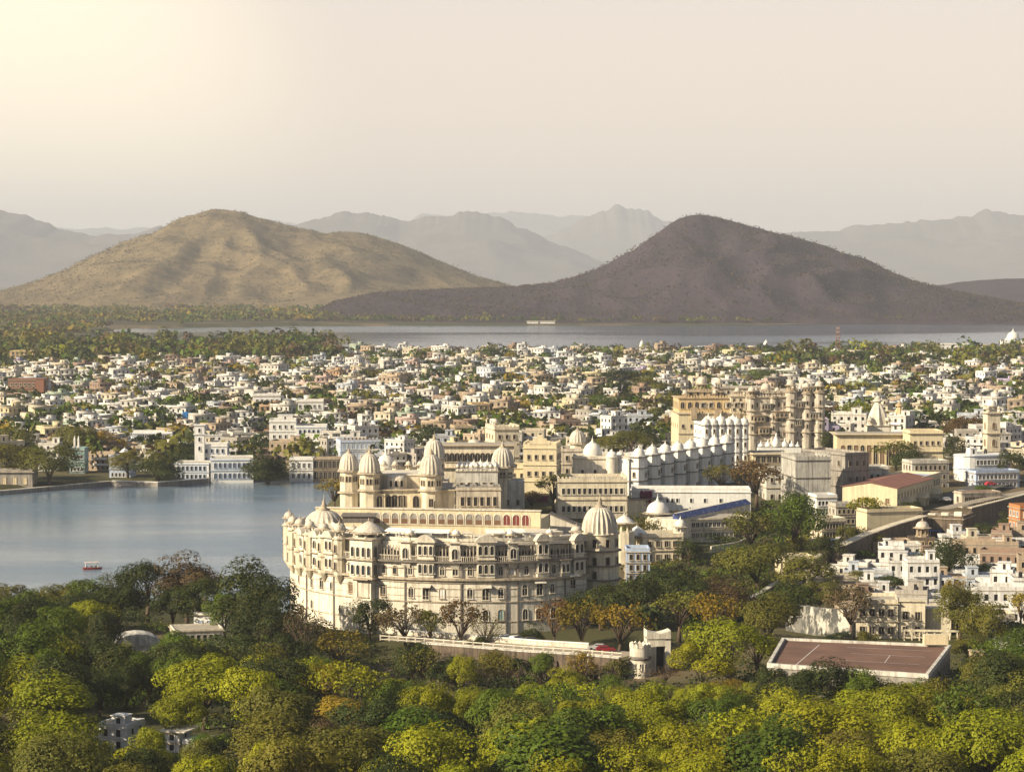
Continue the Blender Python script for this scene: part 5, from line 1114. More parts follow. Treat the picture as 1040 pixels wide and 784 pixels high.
# --- lakeside buildings on the far left shore
b = bpx('lakeside_hotel','long white two storey lakeside hotel wing with arched windows','hotel',212,255,467,488,16,0.12,z=1.0,m='white',floors=2,cols=(8,5),ww=1.1,wh=2.2,arch=True,frame='bluewash',parapet=0.9,deep=3,cornice='bluewash')
b = bpx('lakeside_hotel','low white hotel wing with blue veranda roof left of the three storey wing','hotel',178,213,471,488,14,-0.05,z=1.0,m='white',floors=2,cols=(7,3),ww=1.0,wh=1.8,frame='bluewash',parapet=0.5,deep=3,cornice='bluewash')
b = bpx('lakeside_hotel','white hotel block with a tall square corner tower above the lake wing','hotel',199,230,453,480,14,0.05,z=3,m='white',floors=3,cols=(5,3),ww=0.9,wh=1.7,arch=True,frame='bluewash',deep=4,cornice='white')
hh = zat(432,at(214,480,3).y)-3; s = MB(); s.box(-7.5,-3.2,-8.3,-3.8,-4,hh); s.box(-8,-2.7,-8.8,-3.3,hh-4,hh-3.7); s.box(-8,-2.7,-8.8,-3.3,hh+.002,hh+.3); s.obj('tower',M['white'],b)
for z in (hh-3,hh-7,hh-11): inst(window_mesh(1.0,1.8,True,'dark','white'),'window',b,(-5.35,-8.3,z))
b = bpx('lakeside_haveli','tall white lakeside mansion with rows of arched windows and set back top floor','mansion',300,331,434,468,15,0.05,z=3.0,m='white',floors=4,cols=(6,4),ww=1.0,wh=2.0,arch=True,frame='bluewash',parapet=0.9,deep=4,cornice='bluewash')
b = bpx('lakeside_haveli','plain tall white mansion block left of the arched mansion','mansion',273,300,428,468,14,0.05,z=3.0,m='white',floors=4,cols=(4,3),ww=0.9,wh=1.6,frame='white',rows=[2,3],parapet=1.0,deep=4,cornice='white')
hut(b,1,0,zat(428,at(286,468,3).y)-2.9,7,6,2.6,'white')
b = bpx('lake_arcade','ruined brown two storey arcade standing in the lake','ruin',316,352,466,488,9,0.10,z=0.3,m='stone',floors=2,cols=(7,2),ww=2.2,wh=3.2,parapet=0.5,deep=4)
b = bpx('lake_house','small white house on the water left of the ruined arcade','house',294,318,467,488,9,0.0,z=0.4,m='white',floors=2,cols=(4,2),ww=1.1,wh=2.0,deep=3,frame='white')
b = bpx('blue_arcade','long pale blue three storey building with vertical window bays','building',342,410,448,477,16,0.20,z=3,m='bluewash',floors=3,cols=(14,4),ww=1.5,wh=2.4,frame='white',pane='bluewash',parapet=0.6,deep=5,cornice='white')
hB = zat(448,at(376,477,3).y)-3
for k in range(16): q = MB(); q.box(-13+1.7*k,-12.4+1.7*k,-6,-5.5,hB+.6,hB+1.6); q.obj('roof_pot',M['wood'],b)
b = bpx('white_terrace_house','white house with a wide flat canopy left of the long pale blue building','house',327,345,444,470,12,0.1,z=4,m='white',floors=3,cols=(3,2),ww=1.6,wh=1.8,frame='white',parapet=0,deep=5,overh=0.9)
b = bpx('ghat_pavilion','dark stone lakeside pavilion with pale pillars at the left edge','pavilion',-14,33,479,496,12,0.0,z=1.2,m='greystone',floors=1,cols=(4,2),ww=1.6,wh=2.8,pane='cream2',parapet=0.6,deep=3,overh=0.9,cornice='trim')
b = bpx('corner_house','pale blue white corner house with a roof kiosk by the lake wall','house',112,134,465,487,10,-0.1,z=1.6,m='bluewash',floors=2,cols=(5,3),ww=0.9,wh=1.8,arch=True,frame='white',parapet=0.9,deep=3)
kiosk(b,1.5,-2,zat(465,at(123,487,1.6).y)-1.2,1.7,1.7,1.4,ncol=4,shape='pyr',roofm='white',colm='white')
b = bpx('teal_house','small teal house front behind the lakeside trees','house',70,86,457,482,10,0.0,z=2,m='tealwash',floors=2,cols=(4,2),ww=0.9,wh=1.7,arch=True,frame='white',deep=4)
for k, px in enumerate((75,79)):
    Ym = at(78,482,2).y+4; t = thing('minaret',['left of two slender white minarets behind the teal house','right of two slender white minarets behind the teal house'][k],'minaret',(xat(px,Ym),Ym,2)); hm = zat(444,Ym)-2
    s = MB(); s.lathe(0,0,[(.75,-3),(.6,hm*.7),(.95,hm*.72),(.95,hm*.75),(.5,hm*.76),(.45,hm*.92),(.5,hm*.93),(.35,hm*.97),(.03,hm*1.05)],10); s.obj('shaft',M['white'],t,R(40))
shore = [at(px,py,0) for px,py in ((-60,507.6),(0,502.6),(45,498.7),(112,492.7))]
wall_line('ghat_wall','dark stone embankment with a pale coping along the far lake shore at the left',shore,1.6,1.6,'greystone','ivory',zs=[0]*4,below=3)
wall_line('ghat_wall','straight white edged embankment in front of the hotel wings',[at(px,py,0) for px,py in ((114,492.9),(160,494.3),(212,490.2))],1.4,1.9,'greystone','white',zs=[0]*3,below=3)
strip('lakeside_path',[q+Vector((0,4.6,0)) for q in shore],7,0,M['paving'],'lakeside path on the embankment',zs=[1.5]*4)
# boat
p = at(93.5,578,0); t = thing('tour_boat','small boat with a red canopy out on the lake','boat',(p.x,p.y,0),0.25)
s = MB(); hp = [(-3.0,.0),(-2.8,.95),(0,1.1),(2.2,.8),(3.2,0),(2.2,-.8),(0,-1.1),(-2.8,-.95)]
s.add([(x*.86,y*.72,-.25) for x,y in hp]+[(x,y,.6) for x,y in hp],[tuple(range(7,-1,-1)) ]+[(i,i+8,(i+1)%8+8,(i+1)%8) for i in range(8)]+[tuple(range(8,16))]); s.obj('hull',simple('red_boat_paint',(.35,.05,.04),.4),t)
s = MB()
for x in (-2,1.6):
    for y in (-.8,.8): s.tube([(x,y,.5),(x,y,2.1)],.05,5)
s.obj('post',M['paint'],t)['kind'] = 'stuff'; s = MB(); s.box(-2.4,2.0,-1.1,1.1,2.1,2.22); s.obj('canopy',simple('pale_canopy',(.62,.5,.45),.8),t)
s = MB(); s.box(-2,-1.6,-.8,.8,.6,1.05); s.box(-.4,0,-.8,.8,.6,1.05); s.box(1.0,1.4,-.8,.8,.6,1.05); s.obj('bench',M['wood'],t)
# --- far shore marks
Ym = 2500; t = thing('radio_mast','lattice radio mast standing before the far lake','mast',(xat(851,2250),2250,10)); hm = zat(331,2250)-10; s = MB()
for sx in (-1,1):
    for sy in (-1,1): s.tube([(sx*2.6,sy*2.6,-1),(sx*1.0,sy*1.0,hm)],.22,4)
for k in range(12):
    z0 = hm*k/12; z1 = hm*(k+1)/12; w0 = 2.6-1.6*k/12; w1 = 2.6-1.6*(k+1)/12
    for a in ((-1,-1,1,-1),(1,-1,1,1),(1,1,-1,1),(-1,1,-1,-1)): s.tube([(a[0]*w0,a[1]*w0,z0),(a[2]*w1,a[3]*w1,z1)],.14,3)
s.obj('lattice',M['rust'],t)
for zf in (.55,.7,.82,.92): q = MB(); q.box(-1.5,1.5,-1.5,1.5,hm*zf,hm*zf+1.0); q.obj('antenna',M['greystone'],t)
def far_dome(px, Y, z, r, h, label, name='lake_pavilion', cat='pavilion', wing=0):
    t = thing(name,label,cat,(xat(px,Y),Y,z)); s = MB(); s.lathe(0,0,[(r*1.2,-3),(r*1.2,h*.35),(r*1.35,h*.36),(r*1.35,h*.4)],12); s.obj('base',M['white'],t); dome(t,0,0,h*.4,r,h*.55,0,'whitedome')
    if wing: s = MB(); s.box(-wing,wing,-r,r,-3,h*.28); s.obj('wing',M['white'],t)
    return t
far_dome(1029,2900,FLZ,7.5,15,'white domed lake palace at the right edge of the far lake',wing=14)
far_dome(778,2500,11,3.0,14,'small white domed kiosk on the far lake promenade left of the radio mast',wing=8)
far_dome(652,2420,11,2.6,16,'white domed tower among palms by the far lake','lake_pavilion',wing=0)
for k, (px, w_) in enumerate(((541,9),(556,12))):
    t = thing('boat_house',['small white shore house under the dark mountain, left of its neighbour','longer white shore house under the dark mountain'][k],'house',(xat(px,3990),3990,10.5)); s = MB(); s.box(-w_,w_,0,10,-3,5); s.obj('wall',M['white'],t); s = MB(); s.box(-w_-1,w_+1,-1,11,5.01,5.8); s.obj('roof',M['ivory'],t)
strip('promenade',[Vector((xat(p_,Y),Y,0)) for p_,Y in ((480,3958),(700,3958),(960,4108),(1040,4238))],14,0,M['paving'],'pale strip of road along the far lake shore',zs=[11.2]*4)
strip('causeway',[Vector((xat(p_,Y),Y,0)) for p_,Y in ((620,2600),(700,2640),(780,2660),(830,2640))],12,0,M['paving'],'pale causeway at the near edge of the far lake',zs=[12.2]*4)
# ------------------------------------------------------------------ the old town: house types with real window openings
def facade(V, F_, Mi, p, u, n, L_, z0, z1, nfl, nc, dark=1, rec=0.35):
    """wall from point p along u (length L_) with outward normal n; each bay keeps a recessed opening"""
    fh = (z1-z0)/nfl; cw = L_/nc
    def P_(a, z, d=0): return (p[0]+u[0]*a-n[0]*d, p[1]+u[1]*a-n[1]*d, z)
    for f in range(nfl):
        for c in range(nc):
            a0, a1 = c*cw, (c+1)*cw; b0, b1 = z0+f*fh, z0+(f+1)*fh
            w = min(1.15,cw*.42); cc = (a0+a1)/2; i0, i1 = cc-w/2, cc+w/2; j0, j1 = b0+fh*.28, b0+fh*.76
            k = len(V); V += [P_(a0,b0),P_(a1,b0),P_(a1,b1),P_(a0,b1),P_(i0,j0),P_(i1,j0),P_(i1,j1),P_(i0,j1),P_(i0,j0,rec),P_(i1,j0,rec),P_(i1,j1,rec),P_(i0,j1,rec)]
            F_ += [(k,k+1,k+5,k+4),(k+1,k+2,k+6,k+5),(k+2,k+3,k+7,k+6),(k+3,k,k+4,k+7),(k+4,k+5,k+9,k+8),(k+5,k+6,k+10,k+9),(k+6,k+7,k+11,k+10),(k+7,k+4,k+8,k+11),(k+8,k+9,k+10,k+11)]; Mi += [0]*8+[1]
def box_q(V, F_, Mi, x0, x1, y0, y1, z0, z1, mi=0):
    k = len(V); V += [(x0,y0,z0),(x1,y0,z0),(x1,y1,z0),(x0,y1,z0),(x0,y0,z1),(x1,y0,z1),(x1,y1,z1),(x0,y1,z1)]
    F_ += [(k,k+3,k+2,k+1),(k+4,k+5,k+6,k+7),(k,k+1,k+5,k+4),(k+1,k+2,k+6,k+5),(k+2,k+3,k+7,k+6),(k+3,k,k+4,k+7)]; Mi += [mi]*6
def house_parts(seed):
    rg = random.Random(seed); w = rg.choice([rg.uniform(6.5,11),rg.uniform(9,13),rg.uniform(12,24)]); d = rg.uniform(8,14); nf = rg.choice([1,2,2,3,3,4]); fh = rg.uniform(2.9,3.3); h = nf*fh
    parts = {}
    V, F_, Mi = [], [], []; nc = max(2,int(w/2.6)); nd = max(2,int(d/3))
    facade(V,F_,Mi,(-w/2,-d/2),(1,0),(0,-1),w,0,h,nf,nc); facade(V,F_,Mi,(-w/2,d/2),(0,-1),(-1,0),d,0,h,nf,nd); facade(V,F_,Mi,(w/2,-d/2),(0,1),(1,0),d,0,h,nf,nd)
    k = len(V); V += [(w/2,d/2,0),(-w/2,d/2,0),(-w/2,d/2,h),(w/2,d/2,h)]; F_.append((k,k+1,k+2,k+3)); Mi.append(0)
    box_q(V,F_,Mi,-w/2,w/2,-d/2,d/2,-7,-0.01)
    for sx in ([-1,1] if seed%3==0 else ([1] if seed%3==1 else [-1])):
        aw_, ad_, ah_ = rg.uniform(2.5,6), rg.uniform(4,d*.9), rg.choice([3.0,3.0,h*.6,h*.75])+.1; xa = w/2+.004 if sx>0 else -w/2-.004-aw_; ya = -d/2+rg.uniform(-1.5,d-ad_)
        facade(V,F_,Mi,(xa,ya),(1,0),(0,-1),aw_,0,ah_,max(1,int(ah_/2.9)),max(1,int(aw_/2.4)))
        k = len(V); V += [(xa,ya,ah_),(xa+aw_,ya,ah_),(xa+aw_,ya+ad_,ah_),(xa,ya+ad_,ah_),(xa,ya,-7),(xa+aw_,ya,-7),(xa+aw_,ya+ad_,-7),(xa,ya+ad_,-7)]
        F_ += [(k,k+1,k+2,k+3),(k+5,k+6,k+2,k+1),(k+6,k+7,k+3,k+2),(k+7,k+4,k,k+3)]; Mi += [0]*4
        k = len(V); V += [(xa,ya,-7),(xa+aw_,ya,-7),(xa+aw_,ya,0),(xa,ya,0)]; F_.append((k,k+1,k+2,k+3)); Mi.append(0)
    parts['wall'] = (V,F_,Mi,('house','dark'))
    V, F_, Mi = [], [], []; box_q(V,F_,Mi,-w/2-.15,w/2+.15,-d/2-.15,d/2+.15,h+.002,h+.22,0); pt = .2; ph = rg.uniform(.5,1.0)
    for a in ((-w/2,w/2,-d/2,-d/2+pt),(-w/2,w/2,d/2-pt,d/2),(-w/2,-w/2+pt,-d/2+pt,d/2-pt),(w/2-pt,w/2,-d/2+pt,d/2-pt)): box_q(V,F_,Mi,*a,h+.222,h+.22+ph,1)
    parts['roof'] = (V,F_,Mi,('roofdeck','house'))
    if rg.random() < .75:
        V, F_, Mi = [], [], []; sw, sd, sh = rg.uniform(2.4,4.5), rg.uniform(2.4,4), rg.uniform(2.2,2.8); x = rg.uniform(-w/2+sw/2+.3,w/2-sw/2-.3); y = rg.uniform(0,d/2-sd/2-.3)
        box_q(V,F_,Mi,x-sw/2,x+sw/2,y-sd/2,y+sd/2,h+.224,h+sh,0); box_q(V,F_,Mi,x-sw/2-.25,x+sw/2+.25,y-sd/2-.25,y+sd/2+.25,h+sh+.002,h+sh+.18,0); box_q(V,F_,Mi,x-.45,x+.45,y-sd/2-.03,y-sd/2+.05,h+.3,h+2.1,1)
        parts['stair_hut'] = (V,F_,Mi,('house','dark'))
    if nf > 1 and rg.random() < .7:
        V, F_, Mi = [], [], []
        for f in range(1,nf):
            z = f*fh; x0 = -w/2+rg.uniform(0,w*.3); x1 = w/2-rg.uniform(0,w*.3); box_q(V,F_,Mi,x0,x1,-d/2-1.1,-d/2-.01,z-.14,z,0); box_q(V,F_,Mi,x0,x1,-d/2-1.1,-d/2-1.02,z+.002,z+.85,0)
        parts['balcony'] = (V,F_,Mi,('white',))
    if rg.random() < .55:
        s = MB(); x, y = rg.uniform(-w/3,w/3), rg.uniform(-d/3,d/4); 
        V, F_, Mi = [], [], []; n = 8; k = 0; r = .65; z0 = h+.23
        V += [(x+r*math.cos(i*math.pi/4),y+r*math.sin(i*math.pi/4),z) for z in (z0,z0+1.3) for i in range(8)]+[(x+r*.4*math.cos(i*math.pi/4),y+r*.4*math.sin(i*math.pi/4),z0+1.6) for i in range(8)]
        for lv in (0,8):
            for i in range(8): F_.append((lv+i,lv+(i+1)%8,lv+8+(i+1)%8,lv+8+i)); Mi.append(0)
        F_ += [(16,17,18,19),(19,20,21,16),(21,22,23,16)][:1]+[(16,19,20,23),(20,21,22,23)]; Mi += [0]*3
        parts['water_tank'] = (V,F_,Mi,(rg.choice(['tank','tank','white']),))
    return parts, w, d, h, nf
NT = 26; TYPES = []
for i in range(NT):
    parts, w, d, h, nf = house_parts(i*7+3); me_ = {}
    for nm, (V,F_,Mi,ms) in parts.items():
        s = MB(); s.v = V; s.f = F_; s.m = Mi; me_[nm] = s.mesh(nm,[M[k] for k in ms])
    TYPES.append((me_,parts,w,d,h,nf))
HCOL = [('white',(.80,.79,.77),32),('off white',(.74,.71,.65),22),('cream',(.70,.62,.47),12),('pale yellow',(.68,.59,.36),4),('tan',(.47,.36,.25),10),('pale blue',(.54,.60,.68),5),('grey',(.42,.39,.35),7),
        ('brick brown',(.30,.20,.145),6),('pink',(.58,.42,.37),2),('pale green',(.45,.56,.44),2),('orange',(.50,.31,.17),1),('lilac',(.46,.40,.60),1)]
HW = [c[2] for c in HCOL]
HOUSES = []
def house(x, y, z, rz, ti, cw, label=None, name='town_house'):
    me_, parts, w, d, h, nf = TYPES[ti]; t = thing(name,label,'house',(x,y,z),rz,'houses of the old town'); c = cw[1]; k = rc.uniform(.88,1.08)
    for nm in me_:
        o = inst(me_[nm],nm,t); o.color = (c[0]*k,c[1]*k,c[2]*k,1)
    HOUSES.append((t,cw[0],nf,set(me_))); return t
rc = random.Random(21)
# named towers and oddities in the town
b = bpx('town_block','long orange brick block with a square tower at the left of the town','building',8,46,386,410,14,0.05,m='house',floors=3,cols=(8,3),ww=1.3,wh=1.8,frame='cream',deep=5,color=(.26,.12,.075,1))
s = MB(); h0 = 12; s.box(6,11,-8,-3,-4,16); s.box(5.6,11.4,-8.4,-2.6,16.002,16.4); o = s.obj('tower',M['house'],b); o.color = (.30,.12,.07,1)
b = bpx('apartment_block','pale yellow apartment block with open floors far left below the trees','building',10,38,357,371,14,0.0,m='ochre',floors=4,cols=(6,2),ww=1.8,wh=1.8,deep=4)
b = bpx('school_block','wide cream two storey block with red roof edge in the town left','building',78,110,408,420,14,0.0,m='ivory',floors=2,cols=(8,2),ww=1.3,wh=1.5,deep=4,cornice='rust',frame='white')
b = bpx('school_block','long white three storey block with blue grey galleries behind the lakeside trees','building',112,176,440,458,12,-0.06,m='white',floors=3,cols=(16,3),ww=1.6,wh=1.9,deep=4,cornice='bluewash',frame='white')
b = bpx('yellow_house','bright yellow house with a blue roof tank near the hotel tower','house',180,195,428,444,10,0.0,m='ochre',floors=3,cols=(3,2),ww=1.1,wh=1.5,deep=4)
s = MB(); hy = zat(428,G(187,444).y)-G(187,444).z; s.box(-1.5,1.5,-2,2,hy+.9,hy+4.6); s.obj('water_tank',M['blue'],b)
p = G(97,428); t = thing('tarpaulin_shed','shed under a bright blue tarpaulin roof in the town','shed',(p.x,p.y,p.z)); s = MB(); s.box(-10,10,-3,3,-4,4.2); s.obj('wall',M['tank'],t); s = MB(); s.add([(-10.8,-4,4.3),(10.8,-4,3.7),(10.8,4,6.4),(-10.8,4,7.4),(-10.8,-4,4.5),(10.8,-4,3.9),(10.8,4,6.6),(-10.8,4,7.6)],[(0,3,2,1),(4,5,6,7),(0,1,5,4),(1,2,6,5),(2,3,7,6),(3,0,4,7)]); s.obj('roof',M['blue'],t)
b = bpx('tall_house','tall pale yellow four storey house behind the palace','house',476,495,411,434,12,0.25,m='ochre',floors=4,cols=(3,3),ww=1.2,wh=1.6,deep=5)
b = bpx('tall_house','brown grey apartment house with dark balconies right of the long blue building','house',459,478,434,463,12,0.2,m='stone',floors=5,cols=(4,3),ww=1.6,wh=1.7,deep=5)
b = bpx('tall_house','white house with stacked verandas in the middle of the town','house',370,402,416,436,12,0.15,m='white',floors=3,cols=(6,3),ww=1.5,wh=1.9,frame='white',deep=5)
b = bpx('tall_house','white block with a stepped roof at the left above the lakeside mansions','house',256,284,402,430,12,0.1,m='white',floors=3,cols=(5,3),ww=1.3,wh=1.9,frame='white',arch=True,deep=5)
b = bpx('tall_house','white crowned house between the stepped block and the arched mansion','house',300,328,408,434,12,0.05,m='white',floors=3,cols=(5,3),ww=1.2,wh=1.9,frame='white',arch=True,deep=5)
b = bpx('town_block','low pink brown block far behind the palace','building',680,752,369,379,12,0.0,m='house',floors=2,cols=(14,2),ww=1.6,wh=2.0,deep=4,color=(.42,.24,.19,1))
b = bpx('town_block','white flat block on the lake side at the right of the far town','building',945,984,350,363,14,0.0,m='white',floors=2,cols=(8,2),ww=1.6,wh=2.0,frame='white',deep=5)
b = bpx('orange_block','tall orange house at the right edge behind the blue tarpaulin','house',1032,1060,516,552,9,0.2,m='house',floors=3,cols=(3,3),ww=1.1,wh=1.6,deep=5,color=(.50,.19,.05,1))
p = G(944,548); t = thing('tarpaulin_shed','open shelter under a blue tarpaulin below the square bastion','shed',(p.x,p.y,p.z)); s = MB()
for x in (-3,0,3):
    for y in (-1.6,1.6): s.box(x-.1,x+.1,y-.1,y+.1,-4,3)
s.box(-3,3,1.2,1.5,0,2.8); s.obj('frame',M['ivory'],t); s = MB(); s.box(-3.6,3.6,-2.2,2.2,3.005,3.2); s.obj('roof',M['blue'],t)
p = G(935,558); t = thing('ruined_tomb','small crumbling brown tomb with a domed kiosk among the houses','tomb',(p.x,p.y,p.z)); s = MB(); s.box(-4,4,-3.5,3.5,-4,4); s.box(-6.5,-4.01,-3,2,-4,2.2); s.obj('base',M['rubble'],t); kiosk(t,0.5,0,4,2.0,2.4,1.8,ncol=8,roofm='dome',colm='stone')
for k in range(3): inst(window_mesh(1.0,1.9,True,'dark','ochre'),'window',t,(-2.4+2.4*k,-3.5,1.0))
# lower right houses
LR = [(898,602,18,'white',1,2),(916,592,18,'white',2,2),(935,608,22,'white',3,2),(958,606,20,'off white',1,2),(882,592,14,'pale blue',1,1),(1018,605,20,'white',2,2),(1040,612,20,'white',2,2),(995,598,18,'pale blue',1,1),(1030,585,16,'brick brown',2,2),(1000,575,18,'tan',2,2),(985,566,16,'white',1,1),(1018,562,20,'brick brown',2,2),(965,562,14,'off white',1,1),(1048,590,16,'tan',2,2),(905,578,14,'white',2,1),(845,598,16,'cream',1,1),(822,592,16,'cream',1,1),(1008,640,18,'cream',1,1),(1024,625,20,'white',2,2),(868,628,16,'tan',1,1),(926,628,14,'grey',2,1),(960,640,14,'cream',1,1),(1030,668,18,'white',1,1),(1012,690,16,'tan',1,1)]
cd = {c[0]:c for c in HCOL}
LR += [(890,584,16,'white',1,1),(925,578,16,'off white',1,1),(948,592,16,'white',2,1),(972,598,16,'tan',1,1),(985,582,18,'white',1,1),(1008,590,16,'off white',1,1),(1040,572,18,'white',2,1),(1022,575,14,'tan',1,1),(978,552,18,'white',1,1),(1000,556,18,'cream',1,1),(1035,560,16,'tan',2,1),(955,575,14,'brick brown',1,1),(868,585,14,'off white',1,1),(858,608,16,'tan',1,1),(892,616,18,'brick brown',1,1),(914,614,14,'white',1,1),(950,622,14,'white',1,1),(990,622,16,'pale blue',1,1),(1006,618,14,'white',1,1),(1044,632,16,'white',1,1),(900,560,14,'tan',1,1),(918,564,12,'off white',1,1)]
for px, py, wp, cn, nf, _ in LR:
    p = G(px,py); cand = [i for i in range(NT) if TYPES[i][5]==nf] or list(range(NT)); ti = rc.choice(cand)
    t = house(p.x,p.y,p.z,rc.uniform(-.35,.1),ti,cd[cn]); s_ = wp*p.y/F/TYPES[ti][2]; s_ = max(.8,min(1.25,s_)); t.scale = (s_,s_,1)
# the town proper
AVOID = []   # pixel boxes of the named buildings (foot line), kept free of ordinary houses
for o in list(col.objects):
    if o.parent is None and o.get('category') in ('building','hotel','mansion','house','palace','palace wing','palace hall','palace block','hall','bastion','temple','tower','pavilion','gate','shed','ruin','palace pavilion','palace tower','shrine','minaret','tomb') and not o.name.startswith('town_house'):
        AVOID.append((o.location.x,o.location.y,9+ (14 if o.get('category','').startswith('palace') or o.get('category') in ('palace','hotel') else 0)))
PALX = lambda px, Y: not ((340 < px < 840 and Y < 1062) or (430 < px < 700 and Y < 1075) or (px >= 690 and px < 970 and Y < 1100) or (px >= 970 and Y < 1010) or (px<350 and Y<1098))
rows_ = []; y = 1000.0
while y < 2380: rows_.append(y); y += 16.5+ (y-1000)*0.012
HT = [(o.location.x,o.location.y,w) for o,k,c,h,w in TREES] if 'TREES' in globals() else []
cand = []
for y in rows_:
    x = xat(-55,y)
    while x < xat(1100,y):
        xx, yy = x+rc.uniform(-2.5,2.5), y+rc.uniform(-5,5); px = 520+F*xx/yy; x += rc.uniform(9,14.5)
        if not PALX(px,yy): continue
        if any(abs(xx-a)<r and abs(yy-b)<r for a,b,r in AVOID): continue
        dl = inside(np.array([xx]),np.array([yy]),LAKE)[0]
        if dl < 14: continue
        dens = 1.0
        if yy > 2150: dens = 0.5
        if yy > 1900 and px > 780: dens = 0.3
        if px < 60 and yy > 1900: dens = .5
        if px < 340 and yy > 2080: dens = .08
        if 600 < px < 720 and 1080 < yy < 1600: dens = .45
        if 810 < px < 860 and yy < 1500: dens = .6
        if rc.random() > dens: continue
        cand.append((xx,yy))
print('house sites',len(cand))
cand.sort(key=lambda c: c[1]); NI = 296-len(HOUSES)
gzs = ground_np(np.array([c[0] for c in cand]),np.array([c[1] for c in cand]))
for (xx,yy),z in list(zip(cand,gzs))[:NI]:
    px = 520+F*xx/yy; ww_ = [w*(1.5 if (px<300 and c in('cream','off white')) else 1) for (c,_,w) in HCOL]
    house(xx,yy,float(z),rc.choice([0,.15,-.15,.3,-.35,.5,-.55,.7])+rc.uniform(-.08,.08),rc.randrange(NT),rc.choices(HCOL,HW)[0]).scale = (rc.uniform(.8,1.05),)*3
# the many small houses beyond, too small and too many to tell apart
VV, FF, MM, CC = [], [], [], []; nv = 0
TA = []
for me_, parts, w, d, h, nf in TYPES:
    v = []; f = []; mi = []
    for nm, (V,F_,Mi,ms) in parts.items():
        if nm == 'water_tank' : continue
        k = len(v); v += V; f += [tuple(i+k for i in q) for q in F_]; mi += [{'dark':1,'roofdeck':2}.get(ms[m_],0) for m_ in Mi]
    TA.append((np.array(v),np.array(f),np.array(mi)))
for (xx,yy),z in list(zip(cand,gzs))[NI:]:
    v, f, mi = TA[rc.randrange(NT)]; a = rc.choice([0,.15,-.15,.3,-.35,.5,-.5,.7]); ca, sa = math.cos(a), math.sin(a); k = rc.uniform(.72,1.08)
    q = v*k; VV.append(np.c_[q[:,0]*ca-q[:,1]*sa+xx, q[:,0]*sa+q[:,1]*ca+yy, q[:,2]+z]); FF.append(f+nv); MM.append(mi); nv += len(v)
    c = rc.choices(HCOL,HW)[0][1]; kk = rc.uniform(.85,1.1); CC.append(np.tile(np.array(c)*kk,(len(v),1)))
V = np.concatenate(VV); Fq = np.concatenate(FF); Mi = np.concatenate(MM); Cc = np.concatenate(CC)
me = bpy.data.meshes.new('distant_town'); me.vertices.add(len(V)); me.vertices.foreach_set('co',V.astype(np.float32).ravel()); me.loops.add(Fq.size); me.loops.foreach_set('vertex_index',Fq.astype(np.int32).ravel())
me.polygons.add(len(Fq)); me.polygons.foreach_set('loop_start',np.arange(0,Fq.size,4,dtype=np.int32))
mh = M['house'].copy(); mh.name = 'distant_painted_plaster'; t = mh.node_tree; oi = [n for n in t.nodes if n.type=='OBJECT_INFO'][0]; a = N(t,'Attribute',attribute_name='tint')
for l in list(oi.outputs['Color'].links): t.links.new(a.outputs['Color'],l.to_socket)
for m_ in (mh,M['dark'],M['roofdeck']): me.materials.append(m_)
me.polygons.foreach_set('material_index',Mi.astype(np.int32)); at_ = me.attributes.new('tint','FLOAT_COLOR','POINT'); at_.data.foreach_set('color',np.c_[Cc,np.ones(len(Cc))].astype(np.float32).ravel()); me.update(calc_edges=True)
o = bpy.data.objects.new('distant_town',me); col.objects.link(o); tag(o,'densely packed small pale houses of the far town','houses',kind='stuff')
